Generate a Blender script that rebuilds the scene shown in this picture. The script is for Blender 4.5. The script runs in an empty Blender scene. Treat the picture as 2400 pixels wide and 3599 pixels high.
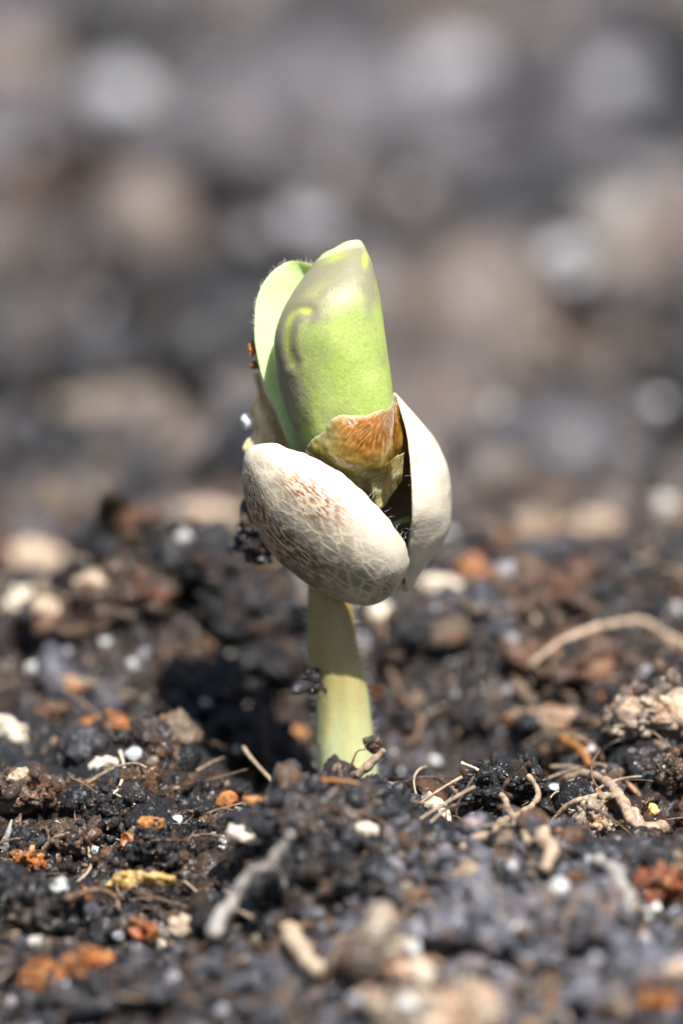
import bpy, math, random
import numpy as np
from mathutils import Vector
from mathutils.bvhtree import BVHTree

# ------------------------------------------------------------------ scene, camera, light (1 unit = 1 cm)
S = bpy.context.scene
COL = S.collection
S.unit_settings.scale_length = 0.01
R = math.radians
PITCH = R(15.0)
F = np.array([0, math.cos(PITCH), -math.sin(PITCH)])
U = np.array([0, math.sin(PITCH), math.cos(PITCH)])
X = np.array([1.0, 0, 0])
CAM = -20.0 * F + 0.45 * U
cd = bpy.data.cameras.new("camera")
cam = bpy.data.objects.new("camera", cd)
COL.objects.link(cam)
cam.location = CAM
cam.rotation_euler = (math.pi / 2 - PITCH, 0, 0)
cd.sensor_fit = 'VERTICAL'
cd.sensor_height = 36
cd.lens = 400
cd.clip_start = 0.5
cd.clip_end = 500
cd.dof.use_dof = True
cd.dof.focus_distance = float(np.dot(np.array([0, -0.155, 0.44]) - CAM, F))
cd.dof.aperture_fstop = 0.6
S.camera = cam

SUN_EL, SUN_AZ = 61.0, 24.0          # azimuth: degrees to the right of straight behind the camera
w = bpy.data.worlds.new("World")
S.world = w
w.use_nodes = True
nt = w.node_tree
sky = nt.nodes.new('ShaderNodeTexSky')
sky.sky_type = 'NISHITA'
sky.sun_disc = False
sky.sun_elevation = R(SUN_EL)
sky.sun_rotation = R(180 - SUN_AZ)
nt.links.new(sky.outputs[0], nt.nodes['Background'].inputs[0])
nt.nodes['Background'].inputs[1].default_value = 0.07
sl = bpy.data.lights.new("sun", 'SUN')
sl.energy = 5.0
sl.angle = R(0.8)
sl.color = (1.0, 0.98, 0.955)
so = bpy.data.objects.new("sun", sl)
COL.objects.link(so)
sd = Vector((math.sin(R(SUN_AZ)) * math.cos(R(SUN_EL)), -math.cos(R(SUN_AZ)) * math.cos(R(SUN_EL)), math.sin(R(SUN_EL))))
so.rotation_euler = sd.to_track_quat('Z', 'Y').to_euler()
so.location = sd * 30
S.view_settings.view_transform = 'Standard'
S.view_settings.look = 'None'
S.view_settings.exposure = 1.0
S.view_settings.gamma = 1.0
try:
    S.cycles.use_denoising = True
    S.cycles.sample_clamp_indirect = 6
    S.cycles.sample_clamp_direct = 0
    S.cycles.max_bounces = 8
except Exception:
    pass

rng = np.random.default_rng(7)
random.seed(7)


def pt(px, py, y=0.0):
    """point at depth y (cm, away from the camera) seen at pixel px, py of the 2400 x 3599 photograph"""
    d = 20 * F + (px - 1200) / 2000 * X - (py - 1799.5) / 2000 * U
    s = (y - CAM[1]) / d[1]
    return CAM + s * d


def pts(px, py, y):
    px, py, y = [np.asarray(a, float) for a in (px, py, y)]
    d = 20 * F + ((px - 1200) / 2000)[..., None] * X - ((py - 1799.5) / 2000)[..., None] * U
    s = (y - CAM[1]) / d[..., 1]
    return CAM + s[..., None] * d


def proj(P):
    q = P - CAM
    z = q @ F
    return 1200 + (q @ X) / z * 40000, 1799.5 - (q @ U) / z * 40000, z


# ------------------------------------------------------------------ noise
def hsh(ix, iy, iz, s):
    n = (ix * 374761393 + iy * 668265263 + iz * 1440662683 + s * 974634457) & 0xFFFFFFFF
    n = ((n ^ (n >> 13)) * 1274126177) & 0xFFFFFFFF
    n = ((n ^ (n >> 15)) * 2246822519) & 0xFFFFFFFF
    n = n ^ (n >> 16)
    return (n & 0xFFFFFF) / float(0x1000000)


def vnoise(P, s=0):
    f = np.floor(P).astype(np.int64)
    t = P - f
    t = t * t * t * (t * (t * 6 - 15) + 10)
    r = 0
    for a in (0, 1):
        wx = t[:, 0] if a else 1 - t[:, 0]
        for b in (0, 1):
            wy = t[:, 1] if b else 1 - t[:, 1]
            for c in (0, 1):
                wz = t[:, 2] if c else 1 - t[:, 2]
                r = r + wx * wy * wz * hsh(f[:, 0] + a, f[:, 1] + b, f[:, 2] + c, s)
    return r * 2 - 1


def fbm(P, s=0, o=4, g=0.5):
    r, a = 0, 1.0
    for k in range(o):
        r = r + a * vnoise(P * (2.03 ** k) + k * 17.3, s + k)
        a *= g
    return r


def worley(P, s=0, flat=False):
    f = np.floor(P).astype(np.int64)
    best = np.full(len(P), 9.0)
    for a in (-1, 0, 1):
        for b in (-1, 0, 1):
            for c in ((0,) if flat else (-1, 0, 1)):
                ix, iy, iz = f[:, 0] + a, f[:, 1] + b, f[:, 2] + c
                dx = ix + hsh(ix, iy, iz, s) - P[:, 0]
                dy = iy + hsh(ix, iy, iz, s + 91) - P[:, 1]
                dz = 0 if flat else iz + hsh(ix, iy, iz, s + 57) - P[:, 2]
                best = np.minimum(best, dx * dx + dy * dy + dz * dz)
    return np.sqrt(best)


# ------------------------------------------------------------------ mesh helpers
def mesh(name, V, Fc, mats, smooth=True, uv=None, cols=None):
    V = np.asarray(V, np.float32)
    me = bpy.data.meshes.new(name)
    if isinstance(Fc, np.ndarray):
        n, k = Fc.shape
        me.vertices.add(len(V))
        me.vertices.foreach_set('co', V.ravel())
        me.loops.add(n * k)
        me.loops.foreach_set('vertex_index', Fc.astype(np.int32).ravel())
        me.polygons.add(n)
        me.polygons.foreach_set('loop_start', np.arange(0, n * k, k, dtype=np.int32))
        me.update(calc_edges=True)
    else:
        me.from_pydata(V.tolist(), [], Fc)
    me.validate()
    if smooth:
        me.polygons.foreach_set('use_smooth', [True] * len(me.polygons))
    for m in (mats if isinstance(mats, (list, tuple)) else [mats]):
        me.materials.append(m)
    li = None
    if uv is not None:
        lay = me.uv_layers.new(name='UVMap')
        li = np.zeros(len(me.loops), np.int32)
        me.loops.foreach_get('vertex_index', li)
        lay.data.foreach_set('uv', np.asarray(uv, np.float32)[li].ravel())
    for nm, c in (cols or {}).items():
        at = me.attributes.new(nm, 'FLOAT_COLOR', 'POINT')
        c = np.asarray(c, np.float32)
        c4 = np.ones((len(V), 4), np.float32)
        c4[:, :c.shape[1]] = c
        at.data.foreach_set('color', c4.ravel())
    return me


def link(name, me, parent=None, loc=None):
    o = bpy.data.objects.new(name, me)
    COL.objects.link(o)
    if loc is not None:
        o.location = loc
    if parent is not None:
        o.parent = parent
    return o


def tag(o, label, cat, group=None, kind=None):
    if label:
        o['label'] = label
    if cat:
        o['category'] = cat
    if group:
        o['group'] = group
    if kind:
        o['kind'] = kind
    return o


def grid_faces(n, m, wrap=False):
    """n rows of m points"""
    i, j = np.meshgrid(np.arange(n - 1), np.arange(m if wrap else m - 1), indexing='ij')
    a = i * m + j
    b = i * m + (j + 1) % m
    return np.stack([a, b, b + m, a + m], -1).reshape(-1, 4)


def ico(sub):
    t = (1 + 5 ** .5) / 2
    V = [(-1, t, 0), (1, t, 0), (-1, -t, 0), (1, -t, 0), (0, -1, t), (0, 1, t), (0, -1, -t), (0, 1, -t), (t, 0, -1), (t, 0, 1), (-t, 0, -1), (-t, 0, 1)]
    T = np.array([(0, 11, 5), (0, 5, 1), (0, 1, 7), (0, 7, 10), (0, 10, 11), (1, 5, 9), (5, 11, 4), (11, 10, 2), (10, 7, 6), (7, 1, 8), (3, 9, 4), (3, 4, 2), (3, 2, 6), (3, 6, 8), (3, 8, 9), (4, 9, 5), (2, 4, 11), (6, 2, 10), (8, 6, 7), (9, 8, 1)])
    V = np.array(V, float)
    V /= np.linalg.norm(V, axis=1)[:, None]
    for _ in range(sub):
        E = np.concatenate([T[:, [0, 1]], T[:, [1, 2]], T[:, [2, 0]]])
        E.sort(axis=1)
        key = E[:, 0] * 10000000 + E[:, 1]
        uq, idx, inv = np.unique(key, return_index=True, return_inverse=True)
        M = V[E[idx, 0]] + V[E[idx, 1]]
        M /= np.linalg.norm(M, axis=1)[:, None]
        n = len(T)
        a, b, c = inv[:n] + len(V), inv[n:2 * n] + len(V), inv[2 * n:] + len(V)
        V = np.concatenate([V, M])
        T = np.concatenate([np.stack([T[:, 0], a, c], 1), np.stack([T[:, 1], b, a], 1), np.stack([T[:, 2], c, b], 1), np.stack([a, b, c], 1)])
    return V, T


ICO = {k: ico(k) for k in (1, 2, 3, 4, 5, 6)}


def rotm(g):
    q = g.normal(size=4)
    q /= np.linalg.norm(q)
    a, b, c, d = q
    return np.array([[a*a+b*b-c*c-d*d, 2*(b*c-a*d), 2*(b*d+a*c)], [2*(b*c+a*d), a*a-b*b+c*c-d*d, 2*(c*d-a*b)], [2*(b*d-a*c), 2*(c*d+a*b), a*a-b*b-c*c+d*d]])


def resample(P, n, cosine=False):
    P = np.asarray(P, float)
    # catmull-rom densify, then arc-length resample
    Q = np.vstack([2 * P[0] - P[1], P, 2 * P[-1] - P[-2]])
    out = []
    for i in range(1, len(Q) - 2):
        for t in np.linspace(0, 1, 14, endpoint=False):
            p0, p1, p2, p3 = Q[i-1], Q[i], Q[i+1], Q[i+2]
            out.append(.5 * (2*p1 + (p2-p0)*t + (2*p0-5*p1+4*p2-p3)*t*t + (3*p1-p0-3*p2+p3)*t**3))
    out.append(P[-1])
    out = np.array(out)
    d = np.concatenate([[0], np.cumsum(np.linalg.norm(np.diff(out, axis=0), axis=1))])
    t = np.linspace(0, 1, n)
    if cosine:
        t = (1 - np.cos(np.pi * t)) / 2
    t = t * d[-1]
    return np.stack([np.interp(t, d, out[:, k]) for k in range(P.shape[1])], 1)


# ------------------------------------------------------------------ materials
def mat(name):
    m = bpy.data.materials.new(name)
    m.use_nodes = True
    nt = m.node_tree
    return m, nt, nt.nodes['Principled BSDF']


def N(nt, typ, **kw):
    n = nt.nodes.new(typ)
    for k, v in kw.items():
        if k.startswith('i_'):
            n.inputs[k[2:].replace('_', ' ')].default_value = v
        else:
            setattr(n, k, v)
    return n


def noise_node(nt, vec, scale, detail=4, rough=.55):
    n = N(nt, 'ShaderNodeTexNoise', i_Scale=scale, i_Detail=detail, i_Roughness=rough)
    if vec is not None:
        nt.links.new(vec, n.inputs['Vector'])
    return n.outputs['Fac']


def ramp(nt, fac, stops):
    r = nt.nodes.new('ShaderNodeValToRGB')
    e = r.color_ramp.elements
    while len(e) < len(stops):
        e.new(.5)
    for k, (p, c) in enumerate(stops):
        e[k].position = p
        e[k].color = (*c, 1) if len(c) == 3 else c
    nt.links.new(fac, r.inputs[0])
    return r.outputs[0]


def g(v):
    return (v, v, v)


def mixc(nt, fac, a, b, mode='MIX'):
    m = nt.nodes.new('ShaderNodeMix')
    m.data_type = 'RGBA'
    m.blend_type = mode
    for sock, v in ((m.inputs[0], fac), (m.inputs[6], a), (m.inputs[7], b)):
        if isinstance(v, (int, float)):
            sock.default_value = v
        elif isinstance(v, tuple):
            sock.default_value = (*v, 1) if len(v) == 3 else v
        else:
            nt.links.new(v, sock)
    return m.outputs[2]


def mth(nt, op, a, b=None, c=None):
    m = nt.nodes.new('ShaderNodeMath')
    m.operation = op
    for k, v in enumerate((a, b, c)):
        if v is None:
            continue
        if isinstance(v, (int, float)):
            m.inputs[k].default_value = v
        else:
            nt.links.new(v, m.inputs[k])
    return m.outputs[0]


def bump(nt, h, strength, dist, prev=None):
    b = N(nt, 'ShaderNodeBump', i_Strength=strength, i_Distance=dist)
    nt.links.new(h, b.inputs['Height'])
    if prev is not None:
        nt.links.new(prev, b.inputs['Normal'])
    return b.outputs['Normal']


def objvec(nt):
    return N(nt, 'ShaderNodeTexCoord').outputs['Object']


def soil_mat(name, attr=True, base=(.02, .018, .017), rough=(.32, .62), brown=.5, bscale=1.0):
    m, nt, b = mat(name)
    L = nt.links.new
    v = objvec(nt)
    n1 = noise_node(nt, v, 22, 5)
    n2 = noise_node(nt, v, 90, 3)
    if attr:
        at = N(nt, 'ShaderNodeAttribute', attribute_name='tint')
        c0 = at.outputs['Color']
    else:
        c0 = base
    var = ramp(nt, n2, [(.3, g(.55)), (.7, g(1.5))])
    c1 = mixc(nt, 1.0, c0, var, 'MULTIPLY')
    warm = ramp(nt, n1, [(.52, g(0)), (.68, g(1))])
    c2 = mixc(nt, mth(nt, 'MULTIPLY', warm, brown), c1, mixc(nt, 1.0, c1, (2.6, 1.55, .85), 'MULTIPLY'))
    L(c2, b.inputs['Base Color'])
    L(ramp(nt, noise_node(nt, v, 60, 2), [(.35, g(rough[0])), (.65, g(rough[1]))]), b.inputs['Roughness'])
    h = noise_node(nt, v, 170, 5, .65)
    vo = N(nt, 'ShaderNodeTexVoronoi', i_Scale=150.0)
    L(v, vo.inputs['Vector'])
    p = bump(nt, vo.outputs['Distance'], -.9 * bscale, .007)
    L(bump(nt, h, .9 * bscale, .010, p), b.inputs['Normal'])
    b.inputs['Specular IOR Level'].default_value = .3
    b.inputs['Coat Weight'].default_value = .5
    b.inputs['Coat Roughness'].default_value = .17
    b.inputs['Coat IOR'].default_value = 1.5
    L(bump(nt, noise_node(nt, v, 70, 3, .6), .8 * bscale, .010, p), b.inputs['Coat Normal'])
    return m


def solid_mat(name, c1, c2, scale=40, rough=.5, sss=0.0, trans=0.0, bmp=.3, bscale=120, streak=None, spec=.5):
    m, nt, b = mat(name)
    L = nt.links.new
    v = objvec(nt)
    if streak:
        mp = N(nt, 'ShaderNodeMapping')
        mp.inputs['Scale'].default_value = streak
        L(v, mp.inputs['Vector'])
        v = mp.outputs[0]
    L(ramp(nt, noise_node(nt, v, scale, 5, .6), [(.32, c1), (.68, c2)]), b.inputs['Base Color'])
    b.inputs['Roughness'].default_value = rough
    b.inputs['Specular IOR Level'].default_value = spec
    if sss:
        b.inputs['Subsurface Weight'].default_value = sss
        b.inputs['Subsurface Radius'].default_value = (1, .7, .4)
        b.inputs['Subsurface Scale'].default_value = .02
    if trans:
        b.inputs['Transmission Weight'].default_value = trans
        b.inputs['IOR'].default_value = 1.48
    L(bump(nt, noise_node(nt, v, bscale, 4), bmp, .006), b.inputs['Normal'])
    return m


M_soil = soil_mat('moist_soil', True, rough=(.25, .55), brown=.5)
M_clod = {     # tints of the clods: main colour, then colours of the bits stuck in them
    'black': ((.009, .0083, .0086), (.052, .027, .013), (.022, .021, .022)),
    'peat': ((.024, .022, .024), (.085, .050, .028), (.045, .043, .050)),
    'grey': ((.055, .054, .066), (.12, .08, .052), (.024, .022, .024)),
    'lilac': ((.11, .108, .128), (.13, .085, .055), (.035, .033, .037)),  # bluish highlights on the foreground granules put into their colour
    'brown': ((.065, .038, .022), (.16, .085, .045), (.022, .019, .019)),
    'tan': ((.27, .20, .14), (.42, .33, .24), (.09, .06, .04)),
    'rust': ((.19, .056, .016), (.32, .13, .045), (.06, .026, .014)),
    'orange': ((.31, .115, .026), (.40, .20, .075), (.10, .04, .018)),
}
M = {
    'white': solid_mat('white_mineral', (.30, .28, .25), (.70, .69, .66), 45, .3, .4),
    'clear': solid_mat('clear_crystal', (.85, .88, .9), (.95, .96, .97), 60, .12, 0, .55, .15),
    'tan': solid_mat('tan_wood', (.26, .17, .10), (.52, .40, .28), 50, .55, .2, 0, .5, 90),
    'pale': solid_mat('pale_husk', (.48, .38, .26), (.72, .62, .48), 40, .5, .3, 0, .4, 80),
    'orange': solid_mat('orange_bark', (.16, .05, .014), (.42, .17, .055), 60, .35, .3, 0, .8, 90),
    'rust': solid_mat('rust_bark', (.16, .035, .010), (.40, .12, .03), 60, .35, .2, 0, .8, 90),
    'gold': solid_mat('golden_leaf', (.26, .14, .035), (.55, .36, .12), 50, .4, .2, 0, .5, 100),
    'amber': solid_mat('amber_chip', (.20, .075, .015), (.42, .19, .05), 50, .35, .3, 0, .5, 100),
    'yellow': solid_mat('yellow_grain', (.60, .36, .05), (.85, .62, .22), 60, .3, .4, 0, .2, 100),
    'root': solid_mat('tan_root', (.20, .13, .08), (.46, .34, .23), 60, .5, .2, 0, .6, 110),
    'rootdark': solid_mat('brown_root', (.07, .04, .022), (.20, .12, .07), 60, .5, .1, 0, .6, 110),
    'rootgrey': solid_mat('grey_root', (.16, .14, .12), (.36, .32, .28), 60, .5, .1, 0, .6, 110),
    'stone': solid_mat('pale_stone', (.22, .217, .225), (.40, .39, .39), 30, .5, 0, 0, .4, 60),
    'dull': solid_mat('dull_wood', (.10, .074, .054), (.20, .155, .12), 40, .6, 0, 0, .4, 60),
    'dark': solid_mat('dark_bark', (.012, .010, .010), (.05, .035, .025), 50, .35, 0, 0, .8, 90),
    'lilac': solid_mat('grey_stone', (.16, .152, .16), (.32, .305, .32), 40, .45, 0, 0, .4, 60),
}

# ------------------------------------------------------------------ ground
def H(x, y):
    x, y = np.asarray(x, float), np.asarray(y, float)
    e = lambda cx, cy, rx, ry: np.exp(-((x - cx) / rx) ** 2 - ((y - cy) / ry) ** 2)
    h = -.24 * e(-.03, .20, .17, .20) - .50 * e(.235, .19, .12, .13) - .14 * e(-.16, .6, .16, .3)
    h += .25 * e(-.29, .76, .25, .22) + .10 * e(.48, .86, .45, .30) + .07 * e(0, .95, .3, .25) + .06 * e(0, -.13, .14, .06) - .13 * np.clip((-.65 - y) / .6, 0, 1) + .015 * e(.3, -.95, .3, .3) + .10 * e(-.02, -.42, .15, .13)
    h += -.14 * e(0, 2.5, 40, .6) * .9 - .05 * e(-.25, -.2, .2, .2) - .16 * e(-.42, -.75, .32, .55) - .30 * e(-.62, 4.2, .35, .7)
    P = np.stack([x, y, np.zeros_like(x)], -1).reshape(-1, 3)
    far = np.clip((P[:, 1] - 1.5) / 3, 0, 1)
    P1 = P + .05 * np.stack([vnoise(P * 9, 41), vnoise(P * 9, 42), 0 * P[:, 0]], 1)
    r = (.05 + .06 * far) * fbm(P * 3.1, 3, 3)
    w1 = worley(P1 * 9, 11, True)
    w2 = worley(P1 * 24, 12, True)
    r += .045 * (1 - np.clip(w1, 0, 1) ** 2 * 1.2) - .03
    r += .016 * (1 - np.clip(w2, 0, 1) ** 2 * 1.3) * (1 - .6 * far)
    r += .009 * fbm(P * 55, 21, 3, .6)
    return h + r.reshape(x.shape)


def axis_steps(segs):
    out = [segs[0][0]]
    for a, b, s0, s1 in segs:
        p = a
        while p < b - 1e-6:
            t = (p - a) / (b - a)
            p = p + s0 + (s1 - s0) * t
            out.append(min(p, b))
        out[-1] = b
    return np.array(sorted(set(np.round(out, 6))))


gx = axis_steps([(-20, -1.1, 2.5, .05), (-1.1, -.72, .03, .007), (-.72, .72, .0072, .0072), (.72, 1.1, .0075, .03), (1.1, 20, .05, 2.5)])
gy = axis_steps([(-14, -1.75, 2.0, .03), (-1.75, -1.2, .012, .0075), (-1.2, 1.2, .0075, .0085), (1.2, 8, .0085, .06), (8, 40, .2, 4)])
gX, gY = np.meshgrid(gx, gy)
gZ = H(gX, gY)
GV = np.stack([gX, gY, gZ], -1).reshape(-1, 3)
GV[:, :2] += .0018 * rng.normal(size=(len(GV), 2)) * (np.abs(GV[:, :1]) < .72)
GF = grid_faces(len(gy), len(gx))


def soil_tint(P, n):
    """dark wet peat near the seedling, greyer drier soil further off, paler patches here and there"""
    far = np.clip((P[:, 1] - 1.15) / 1.2, 0, 1)[:, None]
    fore = np.clip((-.55 - P[:, 1]) / .35, 0, 1)[:, None] * np.clip((P[:, 0] + .35) / .3, 0, 1)[:, None]
    black = np.array([.0105, .0092, .0090])
    brown = np.array([.050, .026, .013])
    lilac = np.array([.052, .050, .062])
    grey = np.array([.082, .076, .082])
    dry = np.array([.120, .096, .080])
    k = np.clip(fbm(P * np.array([4, 4, 4]), 71, 3) * .9 + .42, 0, 1)[:, None]
    k2 = np.clip(fbm(P * np.array([1.6, 1.1, 1]), 72, 3) * 1.3 + .45, 0, 1)[:, None]
    near_c = black * (1 - .6 * k) + brown * .6 * k
    near_c = near_c * (1 - fore * .2) + lilac * fore * .2  # bluish glint tone put into the near foreground tint
    far_c = (grey * (1 - k2) + dry * k2) * (.15 + 1.1 * np.clip(fbm(P * 1.1, 73, 3) * 1.2 + .55, 0, 1)[:, None])
    return near_c * (1 - far) + far_c * far


soil = link('soil', mesh('soil', GV, GF, M_soil, True, cols={'tint': soil_tint(GV, 0)}))
soil['kind'] = 'structure'
step = 1
BV = BVHTree.FromPolygons(GV.tolist(), GF.tolist())


def hit(px, py):
    d = 20 * F + (px - 1200) / 2000 * X - (py - 1799.5) / 2000 * U
    d = d / np.linalg.norm(d)
    r = BV.ray_cast(Vector(CAM), Vector(d))
    return np.array(r[0]) if r[0] else pt(px, py, 0)


def seat(px, py, rpx, embed=.45):
    """centre of a thing of vertical radius rpx seen at px, py and resting on the ground"""
    h = hit(px, py + rpx * embed)
    z = np.dot(h - CAM, F)
    k = z / 40000
    return h + np.array([0, 0, rpx * embed * k / math.cos(PITCH)]), k


HERO = [(950, 2680, 60, 200, .2), (950, 2680, 60, 200, .7)]    # (px, py, rpx, depth) so that loose crumbs keep clear of what the photo shows


# ------------------------------------------------------------------ the seedling
seedling = bpy.data.objects.new('seedling', None)
COL.objects.link(seedling)
tag(seedling, 'green seedling pushing out of its split cream seed shell on a pale stem', 'seedling')


def P2(a, d):
    a = np.asarray(a, float)
    return pts(a[..., 0], a[..., 1], -np.asarray(d, float) + 0 * a[..., 0])


# --- seed shells
def shell_mat(name, left):
    m, nt, b = mat(name)
    L = nt.links.new
    uv = N(nt, 'ShaderNodeUVMap').outputs[0]
    ov = objvec(nt)
    sep = N(nt, 'ShaderNodeSeparateXYZ')
    L(uv, sep.inputs[0])
    t, a = sep.outputs[0], sep.outputs[1]
    mp = N(nt, 'ShaderNodeMapping')
    mp.inputs['Scale'].default_value = (21, 17, 1)
    L(uv, mp.inputs['Vector'])
    wob = mixc(nt, .12, mp.outputs[0], N(nt, 'ShaderNodeTexNoise', i_Scale=60.0).outputs['Color'], 'ADD')
    vor = N(nt, 'ShaderNodeTexVoronoi', feature='DISTANCE_TO_EDGE', i_Scale=1.0)
    L(wob, vor.inputs['Vector'])
    vein = ramp(nt, vor.outputs['Distance'], [(.015, g(1)), (.20, g(0))])
    n_big = noise_node(nt, ov, 9, 4)
    n_mid = noise_node(nt, ov, 26, 4)
    cream = ramp(nt, n_mid, [(.3, (.55, .465, .34)), (.7, (.66, .58, .45))])
    # greyish reticulate belly of the shell; some of its darkness is shade put into the colour
    if left:
        belly = mth(nt, 'MULTIPLY', ramp(nt, a, [(.16, g(0)), (.36, g(1))]), ramp(nt, t, [(.10, g(0)), (.24, g(1)), (.8, g(1)), (.93, g(0))]))
    else:
        belly = mth(nt, 'MULTIPLY', ramp(nt, a, [(.4, g(0)), (.7, g(.6))]), 1.0)
    belly = mth(nt, 'MULTIPLY', belly, ramp(nt, n_big, [(.3, g(.35)), (.65, g(1))]))
    cell = mixc(nt, vein, (.20, .172, .118), (.46, .385, .26))
    c = mixc(nt, mth(nt, 'MULTIPLY', belly, .95), cream, cell)
    # brown freckled streaks running along the shell
    mp2 = N(nt, 'ShaderNodeMapping')
    mp2.inputs['Scale'].default_value = (36, 58, 1)
    mp2.inputs['Rotation'].default_value = (0, 0, .25)
    L(uv, mp2.inputs['Vector'])
    st = noise_node(nt, mp2.outputs[0], 1.0, 4, .6)
    fleck = ramp(nt, st, [(.47, g(0)), (.51, g(1))])
    if left:
        z1 = mth(nt, 'MULTIPLY', ramp(nt, a, [(.42, g(0)), (.54, g(1)), (.78, g(1)), (.9, g(0))]), ramp(nt, t, [(.14, g(0)), (.24, g(1)), (.54, g(1)), (.68, g(0))]))
        dv = N(nt, 'ShaderNodeVectorMath', operation='DISTANCE')
        L(uv, dv.inputs[0])
        dv.inputs[1].default_value = (.43, .27, 0)
        z2 = ramp(nt, dv.outputs['Value'], [(.06, g(1)), (.15, g(0))])
        zone = z1
        fleck2 = ramp(nt, st, [(.51, g(0)), (.55, g(1))])
        c = mixc(nt, mth(nt, 'MULTIPLY', z2, mth(nt, 'MULTIPLY', fleck2, .9)), c, (.27, .085, .018))
        c = mixc(nt, mth(nt, 'MULTIPLY', zone, mth(nt, 'MULTIPLY', fleck, .92)), c, ramp(nt, n_mid, [(.35, (.055, .018, .010)), (.65, (.22, .075, .018))]))
    else:
        dv = N(nt, 'ShaderNodeTexVoronoi', feature='F1', i_Scale=13.0)
        L(ov, dv.inputs['Vector'])
        c = mixc(nt, mth(nt, 'MULTIPLY', ramp(nt, dv.outputs['Distance'], [(.06, g(.8)), (.16, g(0))]), fleck), c, (.48, .25, .09))
    L(c, b.inputs['Base Color'])
    b.inputs['Roughness'].default_value = .3
    b.inputs['Subsurface Weight'].default_value = .15
    b.inputs['Subsurface Radius'].default_value = (1, .75, .45)
    b.inputs['Subsurface Scale'].default_value = .015
    h = mth(nt, 'ADD', mth(nt, 'MULTIPLY', mth(nt, 'MULTIPLY', vein, belly), .6), mth(nt, 'MULTIPLY', n_mid, .12))
    p = bump(nt, h, .14, .008)
    L(bump(nt, noise_node(nt, ov, 140, 3), .25, .004, p), b.inputs['Normal'])
    return m


M_inner = solid_mat('shell_lining', (.10, .065, .022), (.24, .17, .075), 30, .45, 0, 0, .3)
M_rim = solid_mat('shell_rim', (.55, .46, .33), (.74, .66, .52), 60, .5, .2, 0, .4)


def shell(name, near, sil, phi, k, dc, material, thick=.0065, nt_=110, na=72, seed=1):
    A = resample(near, nt_, True)
    B = resample(sil, nt_, True)
    e = B - A
    Wd = np.linalg.norm(e, axis=1)
    e = e / np.maximum(Wd, 1e-6)[:, None]
    # carry the direction of the neighbours into the two poles
    e[0], e[-1] = e[1], e[-2]
    cf, sf = math.cos(phi), math.sin(phi)
    wv = Wd / 2000 / (math.sqrt(cf * cf + k * k * sf * sf) + cf)
    a = np.linspace(0, math.pi, na)
    s = wv[:, None] * (-np.cos(a) * cf + k * np.sin(a) * sf + cf)
    d = dc + wv[:, None] * (np.cos(a) * sf + k * np.sin(a) * cf)
    p2 = A[:, None, :] + e[:, None, :] * (s * 2000)[..., None]
    V = pts(p2[..., 0], p2[..., 1], -d).reshape(-1, 3)
    Fc = grid_faces(nt_, na)
    tt = np.linspace(0, 1, nt_)
    uv = np.stack(np.meshgrid(tt, a / math.pi, indexing='ij'), -1).reshape(-1, 2)
    # vertex normals
    G = V.reshape(nt_, na, 3)
    du = np.gradient(G, axis=0)
    dv = np.gradient(G, axis=1)
    nn = np.cross(dv, du)
    ln = np.linalg.norm(nn, axis=2, keepdims=True)
    nn = nn / np.maximum(ln, 1e-12)
    cen = G.mean(axis=(0, 1))
    if np.sum(nn * (G - cen)) < 0:
        nn = -nn
    nn[0], nn[-1] = nn[2], nn[-3]
    nz = fbm(V * 14, seed, 3).reshape(nt_, na, 1)
    edge = np.minimum(np.minimum(np.arange(na), np.arange(na)[::-1])[None, :], 6)[..., None]
    G = G + nn * nz * .0028
    jag = vnoise(V * 75, seed + 9).reshape(nt_, na, 1) * (edge < 2) * .0022
    G = G + nn * jag
    inner = G - nn * thick
    n0 = nt_ * na
    V2 = np.concatenate([G.reshape(-1, 3), inner.reshape(-1, 3)])
    Fi = Fc[:, ::-1] + n0
    rim = []
    idx = np.arange(nt_ - 1)
    for j in (0, na - 1):
        o1, o2 = idx * na + j, (idx + 1) * na + j
        q = np.stack([o1, o2, o2 + n0, o1 + n0], 1)
        rim.append(q if j == 0 else q[:, ::-1])
    idx = np.arange(na - 1)
    for i in (0, nt_ - 1):
        o1, o2 = i * na + idx, i * na + idx + 1
        q = np.stack([o1, o2, o2 + n0, o1 + n0], 1)
        rim.append(q if i else q[:, ::-1])
    rim = np.concatenate(rim)
    FF = np.concatenate([Fc, Fi, rim])
    me = mesh(name, V2, FF, [material, M_inner, M_rim], True, np.concatenate([uv, uv]))
    mi = np.zeros(len(FF), np.int32)
    mi[len(Fc):len(Fc) * 2] = 1
    mi[len(Fc) * 2:] = 2
    if len(me.polygons) == len(FF):
        me.polygons.foreach_set('material_index', mi)
    o = link(name, me, seedling)
    return o, G


near_L = [(862, 1590), (885, 1566), (952, 1557), (1021, 1577), (1078, 1597), (1147, 1631), (1216, 1674), (1285, 1735), (1354, 1809), (1400, 1872), (1429, 1918), (1439, 1970), (1417, 2033), (1390, 2078)]
sil_L = [(862, 1590), (853, 1635), (849, 1694), (866, 1775), (901, 1867), (958, 1953), (1027, 2010), (1101, 2067), (1182, 2113), (1268, 2131), (1325, 2122), (1365, 2100), (1390, 2078)]
shellL, GL = shell('seed_shell', near_L, sil_L, R(36), .86, .055, shell_mat('freckled_shell', True), seed=3)
shellL['label'] = 'front half of the seed shell, brown freckled'
near_R = [(1388, 1378), (1417, 1465), (1434, 1539), (1443, 1608), (1449, 1694), (1449, 1780), (1446, 1855), (1436, 1930), (1425, 2000), (1424, 2086)]
sil_R = [(1388, 1378), (1457, 1448), (1520, 1528), (1566, 1620), (1586, 1706), (1586, 1798), (1568, 1878), (1532, 1950), (1484, 2018), (1450, 2075), (1424, 2086)]
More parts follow.
